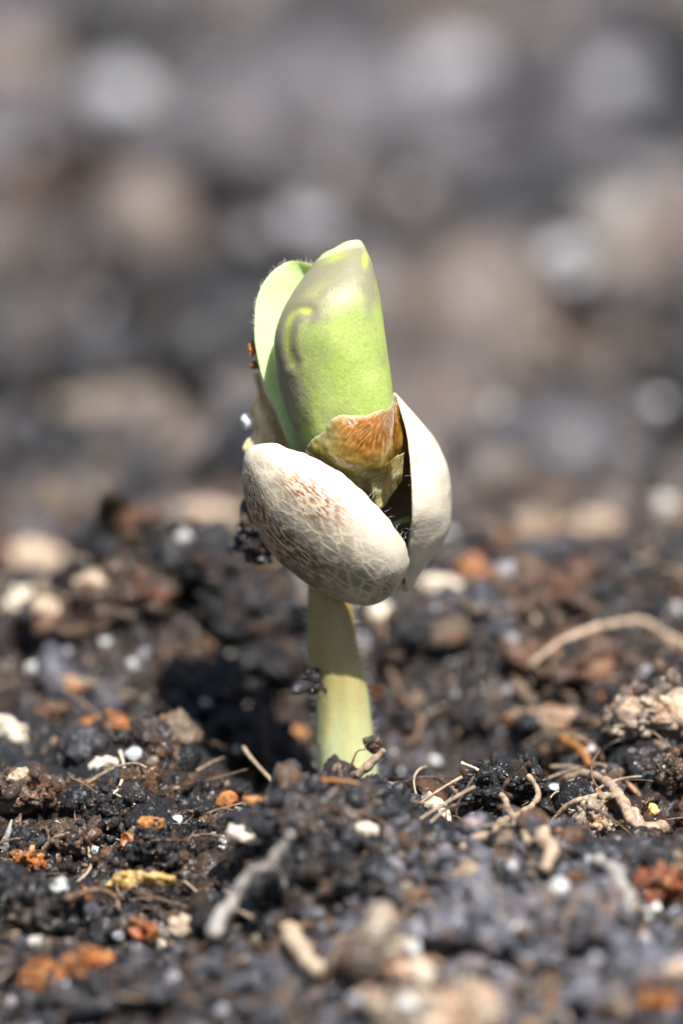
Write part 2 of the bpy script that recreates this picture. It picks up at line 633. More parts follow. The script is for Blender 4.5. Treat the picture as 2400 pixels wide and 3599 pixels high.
shellR, GR = shell('seed_shell', near_R, sil_R, R(107), .9, -.02, shell_mat('plain_shell', False), seed=5)
shellR['label'] = 'rear half of the seed shell, plain cream'

# --- stem
rows = [(1092, 1900, 1218), (1084, 2000, 1230), (1080, 2076, 1239), (1081, 2200, 1249), (1084, 2306, 1266), (1098, 2400, 1288), (1109, 2497, 1302), (1112, 2612, 1314), (1118, 2716, 1328), (1122, 2850, 1345), (1120, 3000, 1352)]
Q = resample([(a, y, b) for a, y, b in rows], 90)
na = 40
an = np.linspace(0, 2 * math.pi, na, endpoint=False)
cx, hw = (Q[:, 0] + Q[:, 2]) / 2, (Q[:, 2] - Q[:, 0]) / 2
yb = np.interp(Q[:, 1], [1900, 2100, 2700, 3000], [.045, .035, .0, 0])
SV = pts(cx[:, None] + hw[:, None] * np.cos(an), np.repeat(Q[:, 1][:, None], na, 1), yb[:, None] - .95 * hw[:, None] / 2000 * np.sin(an)).reshape(-1, 3)
SV = SV + .0012 * fbm(SV * np.array([40, 40, 8]), 8, 3)[:, None] * np.array([1, 1, 0])
m, nt, b = mat('stem_skin')
v = objvec(nt)
sp = N(nt, 'ShaderNodeSeparateXYZ')
nt.links.new(v, sp.inputs[0])
c = ramp(nt, mth(nt, 'MULTIPLY_ADD', sp.outputs[2], 2.4, .22), [(.20, (.47, .52, .30)), (.42, (.41, .41, .19)), (.72, (.28, .205, .06)), (.95, (.28, .20, .065))])
mp = N(nt, 'ShaderNodeMapping')
mp.inputs['Scale'].default_value = (1, 1, .18)
nt.links.new(v, mp.inputs['Vector'])
nz = noise_node(nt, mp.outputs[0], 55, 4)
c = mixc(nt, ramp(nt, nz, [(.42, g(0)), (.72, g(.5))]), c, mixc(nt, 1.0, c, (1.0, .72, .55), 'MULTIPLY'))
nt.links.new(c, b.inputs['Base Color'])
b.inputs['Roughness'].default_value = .42
b.inputs['Subsurface Weight'].default_value = .5
b.inputs['Subsurface Radius'].default_value = (.8, 1, .3)
b.inputs['Subsurface Scale'].default_value = .03
nt.links.new(bump(nt, nz, .3, .006), b.inputs['Normal'])
stem = link('stem', mesh('stem', SV, grid_faces(90, na, True), m), seedling)


def spikes(name, roots, dirs, length, rad, material, parent, curve=.3, seed=0):
    """many thin tapering hairs as one mesh"""
    gg = np.random.default_rng(seed)
    V, Fc = [], []
    for p, d in zip(roots, dirs):
        d = d / np.linalg.norm(d)
        l = length * gg.uniform(.5, 1.3)
        a = np.cross(d, gg.normal(size=3))
        a /= np.linalg.norm(a)
        bb = np.cross(d, a)
        side = a * gg.normal() + bb * gg.normal()
        n = len(V)
        for k, (t, r) in enumerate(((-.15, 1), (.45, .8), (.8, .5), (1, .12))):
            c = p + d * l * t + side * l * curve * t * t * .4
            for q in range(3):
                an = q * 2.094
                V.append(c + rad * r * (a * math.cos(an) + bb * math.sin(an)))
        for k in range(3):
            for q in range(3):
                Fc.append((n + k * 3 + q, n + k * 3 + (q + 1) % 3, n + k * 3 + 3 + (q + 1) % 3, n + k * 3 + 3 + q))
    o = link(name, mesh(name, V, Fc, material), parent)
    return o


M_hair = solid_mat('plant_hair', (.8, .8, .74), (.9, .9, .86), 30, .4, 0, .3, 0)
roots, dirs = [], []
for i in range(650):
    r_, a_ = rng.integers(14, 78), rng.uniform(-.9, math.pi + .9)
    k_ = int(a_ / (2 * math.pi) * na) % na
    p = SV[r_ * na + k_]
    ax = SV[r_ * na:(r_ + 1) * na].mean(0)
    roots.append(p)
    d = (p - ax) / np.linalg.norm(p - ax)
    dirs.append(d + np.array([0, 0, .25]) + .15 * rng.normal(size=3))
hs = spikes('stem_hair', roots, dirs, .013, .00025, M_hair, stem, .4, 3)
hs['kind'] = 'stuff'

# --- cotyledons
Lf = [(1105, 1640), (1084, 1615), (1061, 1586), (1027, 1500), (998, 1420), (975, 1328), (962, 1242), (967, 1167), (992, 1093), (1027, 1030), (1067, 972), (1101, 926), (1123, 905)]
Rf = [(1398, 1625), (1394, 1560), (1390, 1480), (1383, 1403), (1377, 1345), (1365, 1259), (1354, 1179), (1345, 1098), (1331, 1018), (1308, 926), (1290, 888), (1279, 868), (1268, 856)]
nr, nc = 120, 96
A, B = resample(Lf, nr), resample(Rf, nr)
tt = np.linspace(0, 1, nr)
DF = .088 * np.clip(1 - np.clip((tt - .62) / .38, 0, 1) ** 2.2 * .62, 0, 1)
th = np.linspace(0, 2 * math.pi, nc, endpoint=False)
ss = .5 - .5 * np.cos(th)                     # 0 left .. 1 right .. back to 0
fr = np.sin(th)
p2 = A[:, None, :] * (1 - ss)[None, :, None] + B[:, None, :] * ss[None, :, None]
# the very top is cut slightly skew, rising to the right of the middle
lift = np.clip((tt - .86) / .14, 0, 1)[:, None] ** 1.5 * (17 * np.exp(-((ss - .72) / .38) ** 2))[None, :]
p2[..., 1] -= lift
shape = np.where(fr >= 0, np.abs(fr) ** .82, -.34 * np.abs(fr) ** .8)
dF = DF[:, None] * shape[None, :]
lean = -.075 * np.clip((tt - .55) / .45, 0, 1)[:, None] ** 2
dF = dF + lean
px_, py_ = p2[..., 0], p2[..., 1]


def dist_curve(px, py, C):
    C = resample(C, 60)
    d = np.full(px.shape, 1e9)
    for c in C:
        d = np.minimum(d, np.hypot(px - c[0], py - c[1]))
    return d


front = (fr > 0)[None, :]
gr = dist_curve(px_, py_, [(1085, 1092), (1050, 1090), (1024, 1115), (1011, 1160), (1012, 1215), (1026, 1275)])
gr2 = dist_curve(px_, py_, [(1046, 1150), (1030, 1190), (1026, 1240)])
dF = dF - front * (.0045 * np.exp(-(gr / 20) ** 2)) + front * .0012 * np.exp(-((gr - 34) / 16) ** 2)
CV = pts(px_, py_, -dF).reshape(-1, 3)
CV = CV + (.0016 * fbm(CV * np.array([22, 22, 9]), 15, 3))[:, None] * np.array([0, 1, 0])
# pigment: r = purple, g = yellow, b = pale cut edge
pur = np.clip(fbm(CV * np.array([26, 26, 17]), 31, 5, .6).reshape(nr, nc) * .55 + .12, 0, 1)
edgeL = np.clip(1 - ss * 3.2, 0, 1)[None, :] ** 1.2 + .8 * np.clip(1 - ss * 12, 0, 1)[None, :] * (tt < .75)[:, None]
toppy = np.clip((tt - .60) / .28, 0, 1)[:, None]
purple = np.clip(pur * .6 + edgeL * (.55 + 1.0 * pur) * np.clip(1.25 - gr / 400, 0, 1) + toppy * (1.1 + .7 * pur) * (.5 + .5 * np.exp(-((ss - .5) / .5) ** 2)), 0, 1)
yellow = np.clip(np.exp(-(gr / 10) ** 2) * np.clip(.75 + .7 * vnoise(CV * 40, 77).reshape(nr, nc), 0, 1) + .8 * np.exp(-(((px_ - 1283) / 9) ** 2 + ((py_ - 915) / 26) ** 2)) + .5 * np.exp(-((tt[:, None] - .96) / .02) ** 2) * np.exp(-((ss - .4) / .22) ** 2)[None, :], 0, 1)
purple = np.clip(purple + .5 * np.exp(-((gr - 24) / 16) ** 2) * front, 0, 1) * (1 - yellow)
topedge = np.clip((tt - .968) / .02, 0, 1)[:, None] * np.ones_like(ss)[None, :]
cen = CV.reshape(nr, nc, 3)
cap = [cen[-1] * (1 - f) + cen[-1].mean(0) * f + np.array([0, 0, z]) for f, z in ((.12, .0035), (.4, .005), (.8, .004))]
CV = np.concatenate([CV] + cap + [cen[-1].mean(0)[None] + np.array([0, 0, .004])])
colr = np.stack([purple, yellow, topedge], -1).reshape(-1, 3)
colr = np.concatenate([colr, np.tile([[0, .15, 1]], (nc * 3 + 1, 1))])
q = grid_faces(nr + 3, nc, True)
last = (nr + 2) * nc
fan = [(last + j, last + (j + 1) % nc, len(CV) - 1) for j in range(nc)]


def leaf_mat(name, base1, base2, pale, purple, sss=.35, rough=.5):
    m, nt, b = mat(name)
    v = objvec(nt)
    at = N(nt, 'ShaderNodeAttribute', attribute_name='pigment')
    sp = N(nt, 'ShaderNodeSeparateColor')
    nt.links.new(at.outputs['Color'], sp.inputs[0])
    n1 = noise_node(nt, v, 16, 4)
    n2 = noise_node(nt, v, 190, 3)
    c = ramp(nt, n1, [(.3, base1), (.7, base2)])
    c = mixc(nt, .35, c, mixc(nt, 1.0, c, ramp(nt, n2, [(.3, g(.7)), (.7, g(1.35))]), 'MULTIPLY'))
    c = mixc(nt, mth(nt, 'MULTIPLY', sp.outputs[0], .85), c, purple)
    c = mixc(nt, mth(nt, 'MULTIPLY', sp.outputs[1], .75), c, (.40, .42, .03))
    c = mixc(nt, mth(nt, 'MULTIPLY', sp.outputs[2], .8), c, pale)
    nt.links.new(c, b.inputs['Base Color'])
    b.inputs['Roughness'].default_value = rough
    b.inputs['Subsurface Weight'].default_value = sss
    b.inputs['Subsurface Radius'].default_value = (.9, 1, .3)
    b.inputs['Subsurface Scale'].default_value = .03
    p = bump(nt, noise_node(nt, v, 60, 3), .15, .006)
    nt.links.new(bump(nt, n2, .22, .004, p), b.inputs['Normal'])
    return m


M_leafF = leaf_mat('leaf_outer', (.32, .41, .08), (.42, .49, .14), (.56, .62, .30), (.19, .15, .115))
M_leafB = leaf_mat('leaf_inner', (.55, .71, .27), (.64, .77, .38), (.72, .80, .48), (.16, .17, .10), .35, .45)
cotF = link('cotyledon', mesh('cotyledon', CV, q.tolist() + fan, M_leafF, cols={'pigment': colr}), seedling)
cotF['label'] = 'front cotyledon, purple tinged with a blunt cut tip'

Lb = [(1060, 1700), (1030, 1610), (1015, 1569), (992, 1512), (964, 1431), (935, 1368), (912, 1294), (895, 1202), (894, 1144), (898, 1070), (918, 1007), (950, 962), (985, 934), (1021, 918), (1061, 920), (1104, 930)]
Rb = [(1180, 1700), (1170, 1610), (1165, 1560), (1160, 1500), (1150, 1430), (1145, 1368), (1140, 1294), (1135, 1202), (1130, 1144), (1128, 1070), (1130, 1007), (1132, 975), (1128, 955), (1112, 936)]
A2, B2 = resample(Lb, nr), resample(Rb, nr)
p2b = A2[:, None, :] * (1 - ss)[None, :, None] + B2[:, None, :] * ss[None, :, None]
bk = np.where(fr >= 0, .18 * np.abs(fr) ** .6, -np.abs(fr) ** .7)
hwid = np.linalg.norm(B2 - A2, axis=1) / 4000
db = -.040 - .045 * ss[None, :] ** .8 - .085 * np.clip((tt - .45) / .55, 0, 1)[:, None] ** 1.6 + np.minimum(.05, hwid)[:, None] * bk[None, :] + .012 * np.cos(np.pi * ss)[None, :]
BV_ = pts(p2b[..., 0], p2b[..., 1], -db).reshape(-1, 3)
BV_ = BV_ + (.0012 * fbm(BV_ * 30, 16, 3))[:, None] * np.array([0, 1, 0])
rimm = np.clip(1 - np.abs(th - 0) / .45, 0, 1) + np.clip(1 - np.abs(th - 2 * math.pi) / .6, 0, 1)
pgb = np.zeros((nr, nc, 3))
pgb[..., 0] = (np.clip(rimm, 0, 1)[None, :] + (fr < -.05)[None, :] * .5) * np.clip(1.25 - tt * 1.25, 0, 1)[:, None]
pgb[..., 2] = np.clip((tt - .75) / .25, 0, 1)[:, None] * .5  # upturned top made paler, its brighter light put into the colour
cotB = link('cotyledon', mesh('cotyledon', BV_, grid_faces(nr, nc, True), M_leafB, cols={'pigment': pgb.reshape(-1, 3)}), seedling)
cotB['label'] = 'rear cotyledon, pale green inner face'
roots, dirs = [], []
GB = BV_.reshape(nr, nc, 3)
for i in range(60):
    r_ = rng.integers(70, nr - 1)
    k_ = int(rng.integers(-5, 4)) % nc
    roots.append(GB[r_, k_])
    dirs.append(GB[r_, k_] - GB[r_ - 8, nc // 4] + np.array([0, -.03, .04]) + .03 * rng.normal(size=3))
for i in range(10):
    roots.append(GB[nr - 2, int(rng.integers(0, nc // 2))])
    dirs.append(np.array([rng.normal() * .4, -.2, 1]))
o = spikes('leaf_hair', roots, dirs, .010, .0004, M_hair, cotB, .3, 4)
o['kind'] = 'stuff'


# --- endosperm skins
def skin_mat(name, fib=True):
    m, nt, b = mat(name)
    L = nt.links.new
    uv = N(nt, 'ShaderNodeUVMap').outputs[0]
    ov = objvec(nt)
    sep = N(nt, 'ShaderNodeSeparateXYZ')
    L(uv, sep.inputs[0])
    # fibres fan out from the upper right corner
    dx = mth(nt, 'SUBTRACT', sep.outputs[0], .88)
    dy = mth(nt, 'ADD', sep.outputs[1], .12)
    ang = mth(nt, 'ARCTAN2', dx, dy)
    rad = mth(nt, 'SQRT', mth(nt, 'ADD', mth(nt, 'MULTIPLY', dx, dx), mth(nt, 'MULTIPLY', dy, dy)))
    cmb = N(nt, 'ShaderNodeCombineXYZ')
    L(mth(nt, 'MULTIPLY', ang, 20), cmb.inputs[0])
    L(mth(nt, 'MULTIPLY', rad, 4), cmb.inputs[1])
    fibn = noise_node(nt, cmb.outputs[0], 1.6, 5, .6)
    n1 = noise_node(nt, ov, 24, 4)
    olive = ramp(nt, n1, [(.3, (.30, .22, .035)), (.7, (.46, .37, .10))])
    brown = ramp(nt, fibn, [(.34, (.16, .052, .005)), (.54, (.33, .125, .012)), (.72, (.62, .36, .08))])
    bz = mth(nt, 'MULTIPLY', ramp(nt, mth(nt, 'ADD', sep.outputs[0], mth(nt, 'MULTIPLY', n1, .25)), [(.38, g(0)), (.62, g(1))]), ramp(nt, sep.outputs[1], [(.55, g(1)), (.9, g(.15))]))
    c = mixc(nt, bz, olive, brown)
    edge = ramp(nt, mth(nt, 'ADD', sep.outputs[1], mth(nt, 'MULTIPLY', n1, .14)), [(.08, g(1)), (.17, g(0))])
    c = mixc(nt, mth(nt, 'MULTIPLY', edge, .7), c, (.62, .52, .30))
    L(c, b.inputs['Base Color'])
    b.inputs['Roughness'].default_value = .2
    b.inputs['Subsurface Weight'].default_value = .4
    b.inputs['Subsurface Radius'].default_value = (1, .6, .2)
    b.inputs['Subsurface Scale'].default_value = .025
    b.inputs['Transmission Weight'].default_value = .22
    b.inputs['IOR'].default_value = 1.3
    b.inputs['Coat Weight'].default_value = .8
    b.inputs['Coat Roughness'].default_value = .12
    p = bump(nt, fibn, .25, .005)
    L(bump(nt, noise_node(nt, ov, 50, 3), .25, .008, p), b.inputs['Normal'])
    return m


def thin_mat(name, c1, c2, trans=.35, alpha_like=.0):
    m, nt, b = mat(name)
    v = objvec(nt)
    n1 = noise_node(nt, v, 30, 5, .65)
    nt.links.new(ramp(nt, n1, [(.35, c1), (.68, c2)]), b.inputs['Base Color'])
    b.inputs['Roughness'].default_value = .28
    b.inputs['Transmission Weight'].default_value = trans
    b.inputs['IOR'].default_value = 1.15
    b.inputs['Subsurface Weight'].default_value = .2
    b.inputs['Subsurface Scale'].default_value = .02
    nt.links.new(bump(nt, n1, .7, .01), b.inputs['Normal'])
    return m


def sheet(name, top, bot, dfun, material, n=80, mrows=40, thick=.003, wr=.004, seed=1, jag=0.0, parent=seedling):
    A, B = resample(top, n), resample(bot, n)
    v = np.linspace(0, 1, mrows)
    p2 = A[None] * (1 - v)[:, None, None] + B[None] * v[:, None, None]
    u = np.linspace(0, 1, n)
    uu, vv = np.meshgrid(u, v)
    if jag:
        j = vnoise(np.stack([u * 9, 0 * u, 0 * u], 1), seed + 5) * .9 + vnoise(np.stack([u * 60, 0 * u, 0 * u], 1), seed + 6) * .35
        p2[..., 1] += jag * j[None, :] * (1 - vv) ** 6
    d = dfun(uu, vv, p2[..., 0], p2[..., 1])
    V = pts(p2[..., 0], p2[..., 1], -d).reshape(-1, 3)
    nzv = fbm(V * 18, seed, 4, .55).reshape(mrows, n)
    d = d + wr * nzv
    Fr = pts(p2[..., 0], p2[..., 1], -d).reshape(-1, 3)
    Bk = pts(p2[..., 0], p2[..., 1], -(d - thick)).reshape(-1, 3)
    n0 = len(Fr)
    Fc = grid_faces(mrows, n)
    fs = [Fc, Fc[:, ::-1] + n0]
    idx = np.arange(n - 1)
    for r in (0, mrows - 1):
        a, b_ = r * n + idx, r * n + idx + 1
        qd = np.stack([a, a + n0, b_ + n0, b_], 1)
        fs.append(qd if r == 0 else qd[:, ::-1])
    idx = np.arange(mrows - 1)
    for c_ in (0, n - 1):
        a, b_ = idx * n + c_, (idx + 1) * n + c_
        qd = np.stack([a, b_, b_ + n0, a + n0], 1)
        fs.append(qd if c_ == 0 else qd[:, ::-1])
    uvs = np.stack([uu, vv], -1).reshape(-1, 2)
    return link(name, mesh(name, np.concatenate([Fr, Bk]), np.concatenate(fs), material, True, np.concatenate([uvs, uvs])), parent)


Al, Bl = resample(Lf, 200), resample(Rf, 200)


def cot_front(px, py):
    l = np.interp(-py, -Al[:, 1], Al[:, 0])
    r = np.interp(-py, -Bl[:, 1], Bl[:, 0])
    s = np.clip((px - l) / (r - l), 0, 1) * 2 - 1
    return .088 * np.clip(1 - s * s, 0, 1) ** .41


top = [(1064, 1592), (1090, 1551), (1120, 1528), (1140, 1518), (1159, 1482), (1188, 1459), (1222, 1456), (1268, 1457), (1331, 1448), (1371, 1425), (1384, 1388), (1392, 1384)]
bot = [(1110, 1640), (1140, 1658), (1170, 1672), (1205, 1690), (1230, 1694), (1260, 1692), (1297, 1684), (1354, 1664), (1400, 1636), (1424, 1605), (1436, 1560), (1434, 1535)]
sk = sheet('inner_skin', top, bot, lambda u, v, px, py: np.maximum(cot_front(px, py), .0) + .012 + .022 * np.sin(np.pi * np.clip(v, 0, 1)) * np.sin(np.pi * u) - .012 * np.clip(v - .75, 0, 1) * 4 - .05 * np.clip(u - .9, 0, 1) * 10 * (0.4 + .6 * v), skin_mat('amber_skin'), jag=8, seed=11, wr=.006, thick=.004)
sk['label'] = 'amber brown skin wrapped round the base of the front cotyledon'
M_thin = thin_mat('thin_skin', (.48, .34, .10), (.74, .60, .32), .35)
s2 = sheet('inner_skin', [(1190, 1640), (1260, 1650), (1310, 1640), (1360, 1630), (1420, 1590)], [(1262, 1752), (1300, 1785), (1345, 1785), (1372, 1745), (1412, 1690)],
           lambda u, v, px, py: .078 - .03 * v + .010 * np.sin(u * 17 + 2 * v), M_thin, 50, 26, .002, .006, 12, 8)
s2['label'] = 'clear wrinkled skin below the amber one'
M_tanskin = thin_mat('papery_skin', (.55, .36, .15), (.80, .66, .42), .06)
s3 = sheet('inner_skin', [(888, 1316), (896, 1345), (902, 1375), (893, 1410), (876, 1440), (866, 1480), (890, 1505), (884, 1530), (862, 1552), (852, 1580), (870, 1620)], [(914, 1312), (925, 1350), (940, 1390), (958, 1430), (975, 1470), (995, 1510), (1015, 1545), (1030, 1570), (1040, 1590), (1050, 1610), (1060, 1640)],
           lambda u, v, px, py: -.09 + .035 * np.sin(np.pi * v) - .02 * v + .012 * np.sin(9 * u + 3 * v), M_tanskin, 70, 50, .003, .012, 13, 10)
s3['label'] = 'torn papery tan skin standing behind the front shell'
M_leafin = solid_mat('inner_leaf', (.22, .24, .05), (.40, .40, .12), 30, .35, .3)
s4 = sheet('inner_leaf', [(1360, 1850), (1385, 1835), (1410, 1822), (1440, 1815)], [(1366, 1856), (1390, 1848), (1415, 1838), (1442, 1836)], lambda u, v, px, py: -.03 + .02 * v, M_leafin, 20, 6, .004, .001, 14)

# fine torn threads along the split of the shell
thr = []
for px, py, dx, dy in [(1300, 1740, 20, -45), (1308, 1748, 14, -40), (1352, 1800, 16, -12), (1366, 1815, 22, 4), (1390, 1855, 10, -16), (1412, 1880, 2, -20), (1446, 1672, -34, 6), (1448, 1858, -28, 2), (1330, 1778, 14, -10), (1420, 1890, 10, -18), (1446, 1700, -14, 8)]:
    thr.append((px, py, dx, dy))
V, Fc = [], []
for px, py, dx, dy in thr:
    C = [P2(np.array([px + dx * t + 4 * math.sin(7 * t + px), py + dy * t + 3 * math.cos(6 * t + py)]), .105 - .02 * t) for t in np.linspace(-.1, 1, 8)]
    n = len(V)
    for k, c in enumerate(C):
        r = .00022 * (1.1 - k / 8)
        for q_ in range(4):
            V.append(c + r * (X * math.cos(q_ * 1.571) + U * math.sin(q_ * 1.571)))
    for k in range(7):
        for q_ in range(4):
            Fc.append((n + k * 4 + q_, n + k * 4 + (q_ + 1) % 4, n + k * 4 + 4 + (q_ + 1) % 4, n + k * 4 + 4 + q_))
th_o = link('torn_thread', mesh('torn_thread', V, Fc, M_hair), shellL)
th_o['kind'] = 'stuff'


# ------------------------------------------------------------------ builders for what lies on the soil
def variants(sub, n, seed):
    out = []
    V0, T = ICO[sub]
    for k in range(n):
        gg = np.random.default_rng(seed + k)
        V = V0 * (1 + .30 * fbm(V0 * 1.6 + k * 5.7, seed + k, 2))[:, None]
        V = V * gg.uniform(.5, 1.3, 3)
        V = V + V0 * (.26 * (1 - worley(V * 2.4 + k, seed + k) ** 2))[:, None] - V0 * .14
        if sub > 2:
            V = V + V0 * (.20 * (.6 - worley(V * 4.2 + k, seed + k + 3) ** 2) + .10 * (.6 - worley(V * 8.5 + k, seed + k + 4) ** 2))[:, None]
            V = V + V0 * (.10 * fbm(V * 3.3, seed + k + 5, 3))[:, None]
        out.append(V)
    return out, T


BITS = variants(1, 24, 500)


def clod(name, px, py, rx, ry, tint, label, sub=5, seed=0, gran=1.0, depth=None, embed=.5, cat='soil clod', group=None, center=None, lump=.34, bits=None):
    gg = np.random.default_rng(seed + 1000)
    c, k = seat(px, py, ry, embed) if center is None else (np.asarray(center), 20 / 40000)
    sub = 5 if sub == 6 else min(sub, 4)
    V0, T = ICO[sub]
    sc = np.array([rx, (depth or (rx + ry) / 2), ry]) * k
    V = V0 * (1 + lump * fbm(V0 * 1.9 + seed * 3.1, seed, 4))[:, None] * sc
    n = V0
    gs = .0105 * gran
    warp = V + .25 * gs * np.stack([vnoise(V / gs * .8, seed + a) for a in (61, 62, 63)], 1)
    w1 = worley(warp / (gs * 3.4), seed + 5)
    w2 = worley(warp / (gs * 1.3), seed + 6)
    disp = gs * (2.6 * (.6 - w1 ** 2) + .9 * (.6 - w2 ** 2)) + .6 * gs * fbm(V / gs * .6, seed + 7, 3)
    V = V + n * (disp - gs * 1.2)[:, None]
    tc = np.array(tint)
    mixk = np.clip(fbm(V / (gs * 6), seed + 8, 3) * 1.4 + .1, 0, 1)[:, None]
    Cs = [tc[0] * (1 - .6 * mixk) + tc[1] * .6 * mixk]
    Vs, Ts = [V], [T]
    # granules and bits that make the clod up
    area = 4 * math.pi * sc[0] * sc[2]
    nb = bits if bits is not None else int(min(215, area / (gs * gs) * .55))
    idx = gg.integers(0, len(V0), nb * 2)
    idx = idx[(V0[idx, 2] > -.35) & (V0[idx, 1] < .65)][:nb]
    var, TB = BITS
    off = len(V0)
    for i in idx:
        r = gs * math.exp(gg.normal(-.55, .6))
        st = gg.uniform(.6, 1.0, 3) if gg.random() < .86 else np.array([1.35, .7, .6])
        B = (var[gg.integers(24)] * st) @ rotm(gg).T * r + V[i] + n[i] * r * gg.uniform(-.3, .6)
        Vs.append(B)
        Ts.append(TB + off)
        off += len(B)
        q = gg.random()
        col = tc[0] if q < .62 else (tc[1] if q < .82 else tc[2])
        Cs.append(np.tile(col * gg.uniform(.6, 1.5), (len(B), 1)))
    o = link(name, mesh(name, np.concatenate(Vs), np.concatenate(Ts), M_soil, True, cols={'tint': np.concatenate(Cs)}), None, c)
    tag(o, label, cat, group)
    HERO.append((px, py, rx * .85, ry * .8, c[1]))
    return o


def grain(name, px, py, r, material, label, seed=0, flat=1.0, facet=False, cat='grain', embed=.08, group=None, center=None, sub=3):
    gg = np.random.default_rng(seed + 2000)
    c, k = seat(px, py, r, embed) if center is None else (np.asarray(center), 20 / 40000)
    if py < 1800 and center is None:      # far grains lie on top of the litter
        dv_ = (c - CAM) / np.linalg.norm(c - CAM)
        c = c - dv_ * .28
    V0, T = ICO[sub]
    if facet:
        dirs = gg.normal(size=(14, 3))
        dirs /= np.linalg.norm(dirs, axis=1)[:, None]
        dd = gg.uniform(.72, 1.0, 14)
        dot = np.maximum(V0 @ dirs.T, 1e-3)
        rr = np.min(dd / dot, axis=1)
        V = V0 * np.minimum(rr, 1.15)[:, None]
    else:
        V = V0 * (1 + .42 * fbm(V0 * 1.5 + seed, seed, 3))[:, None]
        r = r * (.85 if r > 100 else .72)
    V = (V * np.array([1, gg.uniform(.75, 1), flat])) @ rotm(gg).T if flat == 1 else V * np.array([1, gg.uniform(.8, 1), flat])
    V = V * r * k
    o = link(name, mesh(name, V, T, material, not facet), None, c)
    tag(o, label, cat, group)
    HERO.append((px, py, r * 1.5, r * 1.5, c[1]))
    return o


def tube(path, rad, sides=10, seed=0, rough=.15):
    n = len(path)
    V = []
    t = np.gradient(path, axis=0)
    t /= np.linalg.norm(t, axis=1)[:, None]
    up = np.array([.3, -.2, .9])
    a = np.cross(t, up)
    a /= np.linalg.norm(a, axis=1)[:, None]
    b = np.cross(t, a)
    an = np.linspace(0, 2 * math.pi, sides, endpoint=False)
    V = path[:, None, :] + rad[:, None, None] * (a[:, None, :] * np.cos(an)[None, :, None] + b[:, None, :] * np.sin(an)[None, :, None])
    V = V.reshape(-1, 3)
    r = np.repeat(rad, sides)
    off = (V - np.repeat(path, sides, 0))
    V = V + off * (rough * fbm(V / np.mean(rad) * .5, seed, 3))[:, None]
    Fc = grid_faces(n, sides, True).tolist()
    Fc.append(tuple(range(sides))[::-1])
    Fc.append(tuple(range((n - 1) * sides, n * sides)))
    return V, Fc


def root(name, P, r0, r1, material, label, seed=0, cat='root', rough=.22, n=None, flat=None, free=False, group=None, pull=.02):
    """P: (px, py, lift in px above the soil seen there)"""
    C = []
    for px, py, lf in P:
        if free:
            C.append(pt(px, py, lf))
        else:
            h = hit(px, py + lf)
            k = np.dot(h - CAM, F) / 40000
            C.append(h + np.array([0, 0, lf * k / math.cos(PITCH)]))
            HERO.append((px, py, max(r0, r1) * 1.2, max(r0, r1) * 1.5, h[1]))
    C = np.array(C)
    C[:, 1] -= pull
    # even out jumps in depth between neighbours
    if not free and len(C) > 2:
        for _ in range(2):
            C[1:-1, 1] = .25 * C[:-2, 1] + .5 * C[1:-1, 1] + .25 * C[2:, 1]
        C = np.array([pt(p[0], p[1], y) for p, y in zip(P, C[:, 1])])
    n = n or max(24, len(P) * 12)
    path = resample(C, n)
    path = path + .5 * r0 / 2000 * np.stack([vnoise(path * 30, seed + a) for a in (1, 2, 3)], 1)
    rad = np.linspace(r0, r1, n) / 2000
    rad = rad * (1 + .2 * vnoise(path * 45, seed + 9))
    rad[0] *= .6
    rad[-1] *= .5
    V, Fc = tube(path, rad, 12, seed, rough)
    c = path.mean(0)
    o = link(name, mesh(name, V - c, Fc, material), None, c)
    tag(o, label, cat, group)
    return o


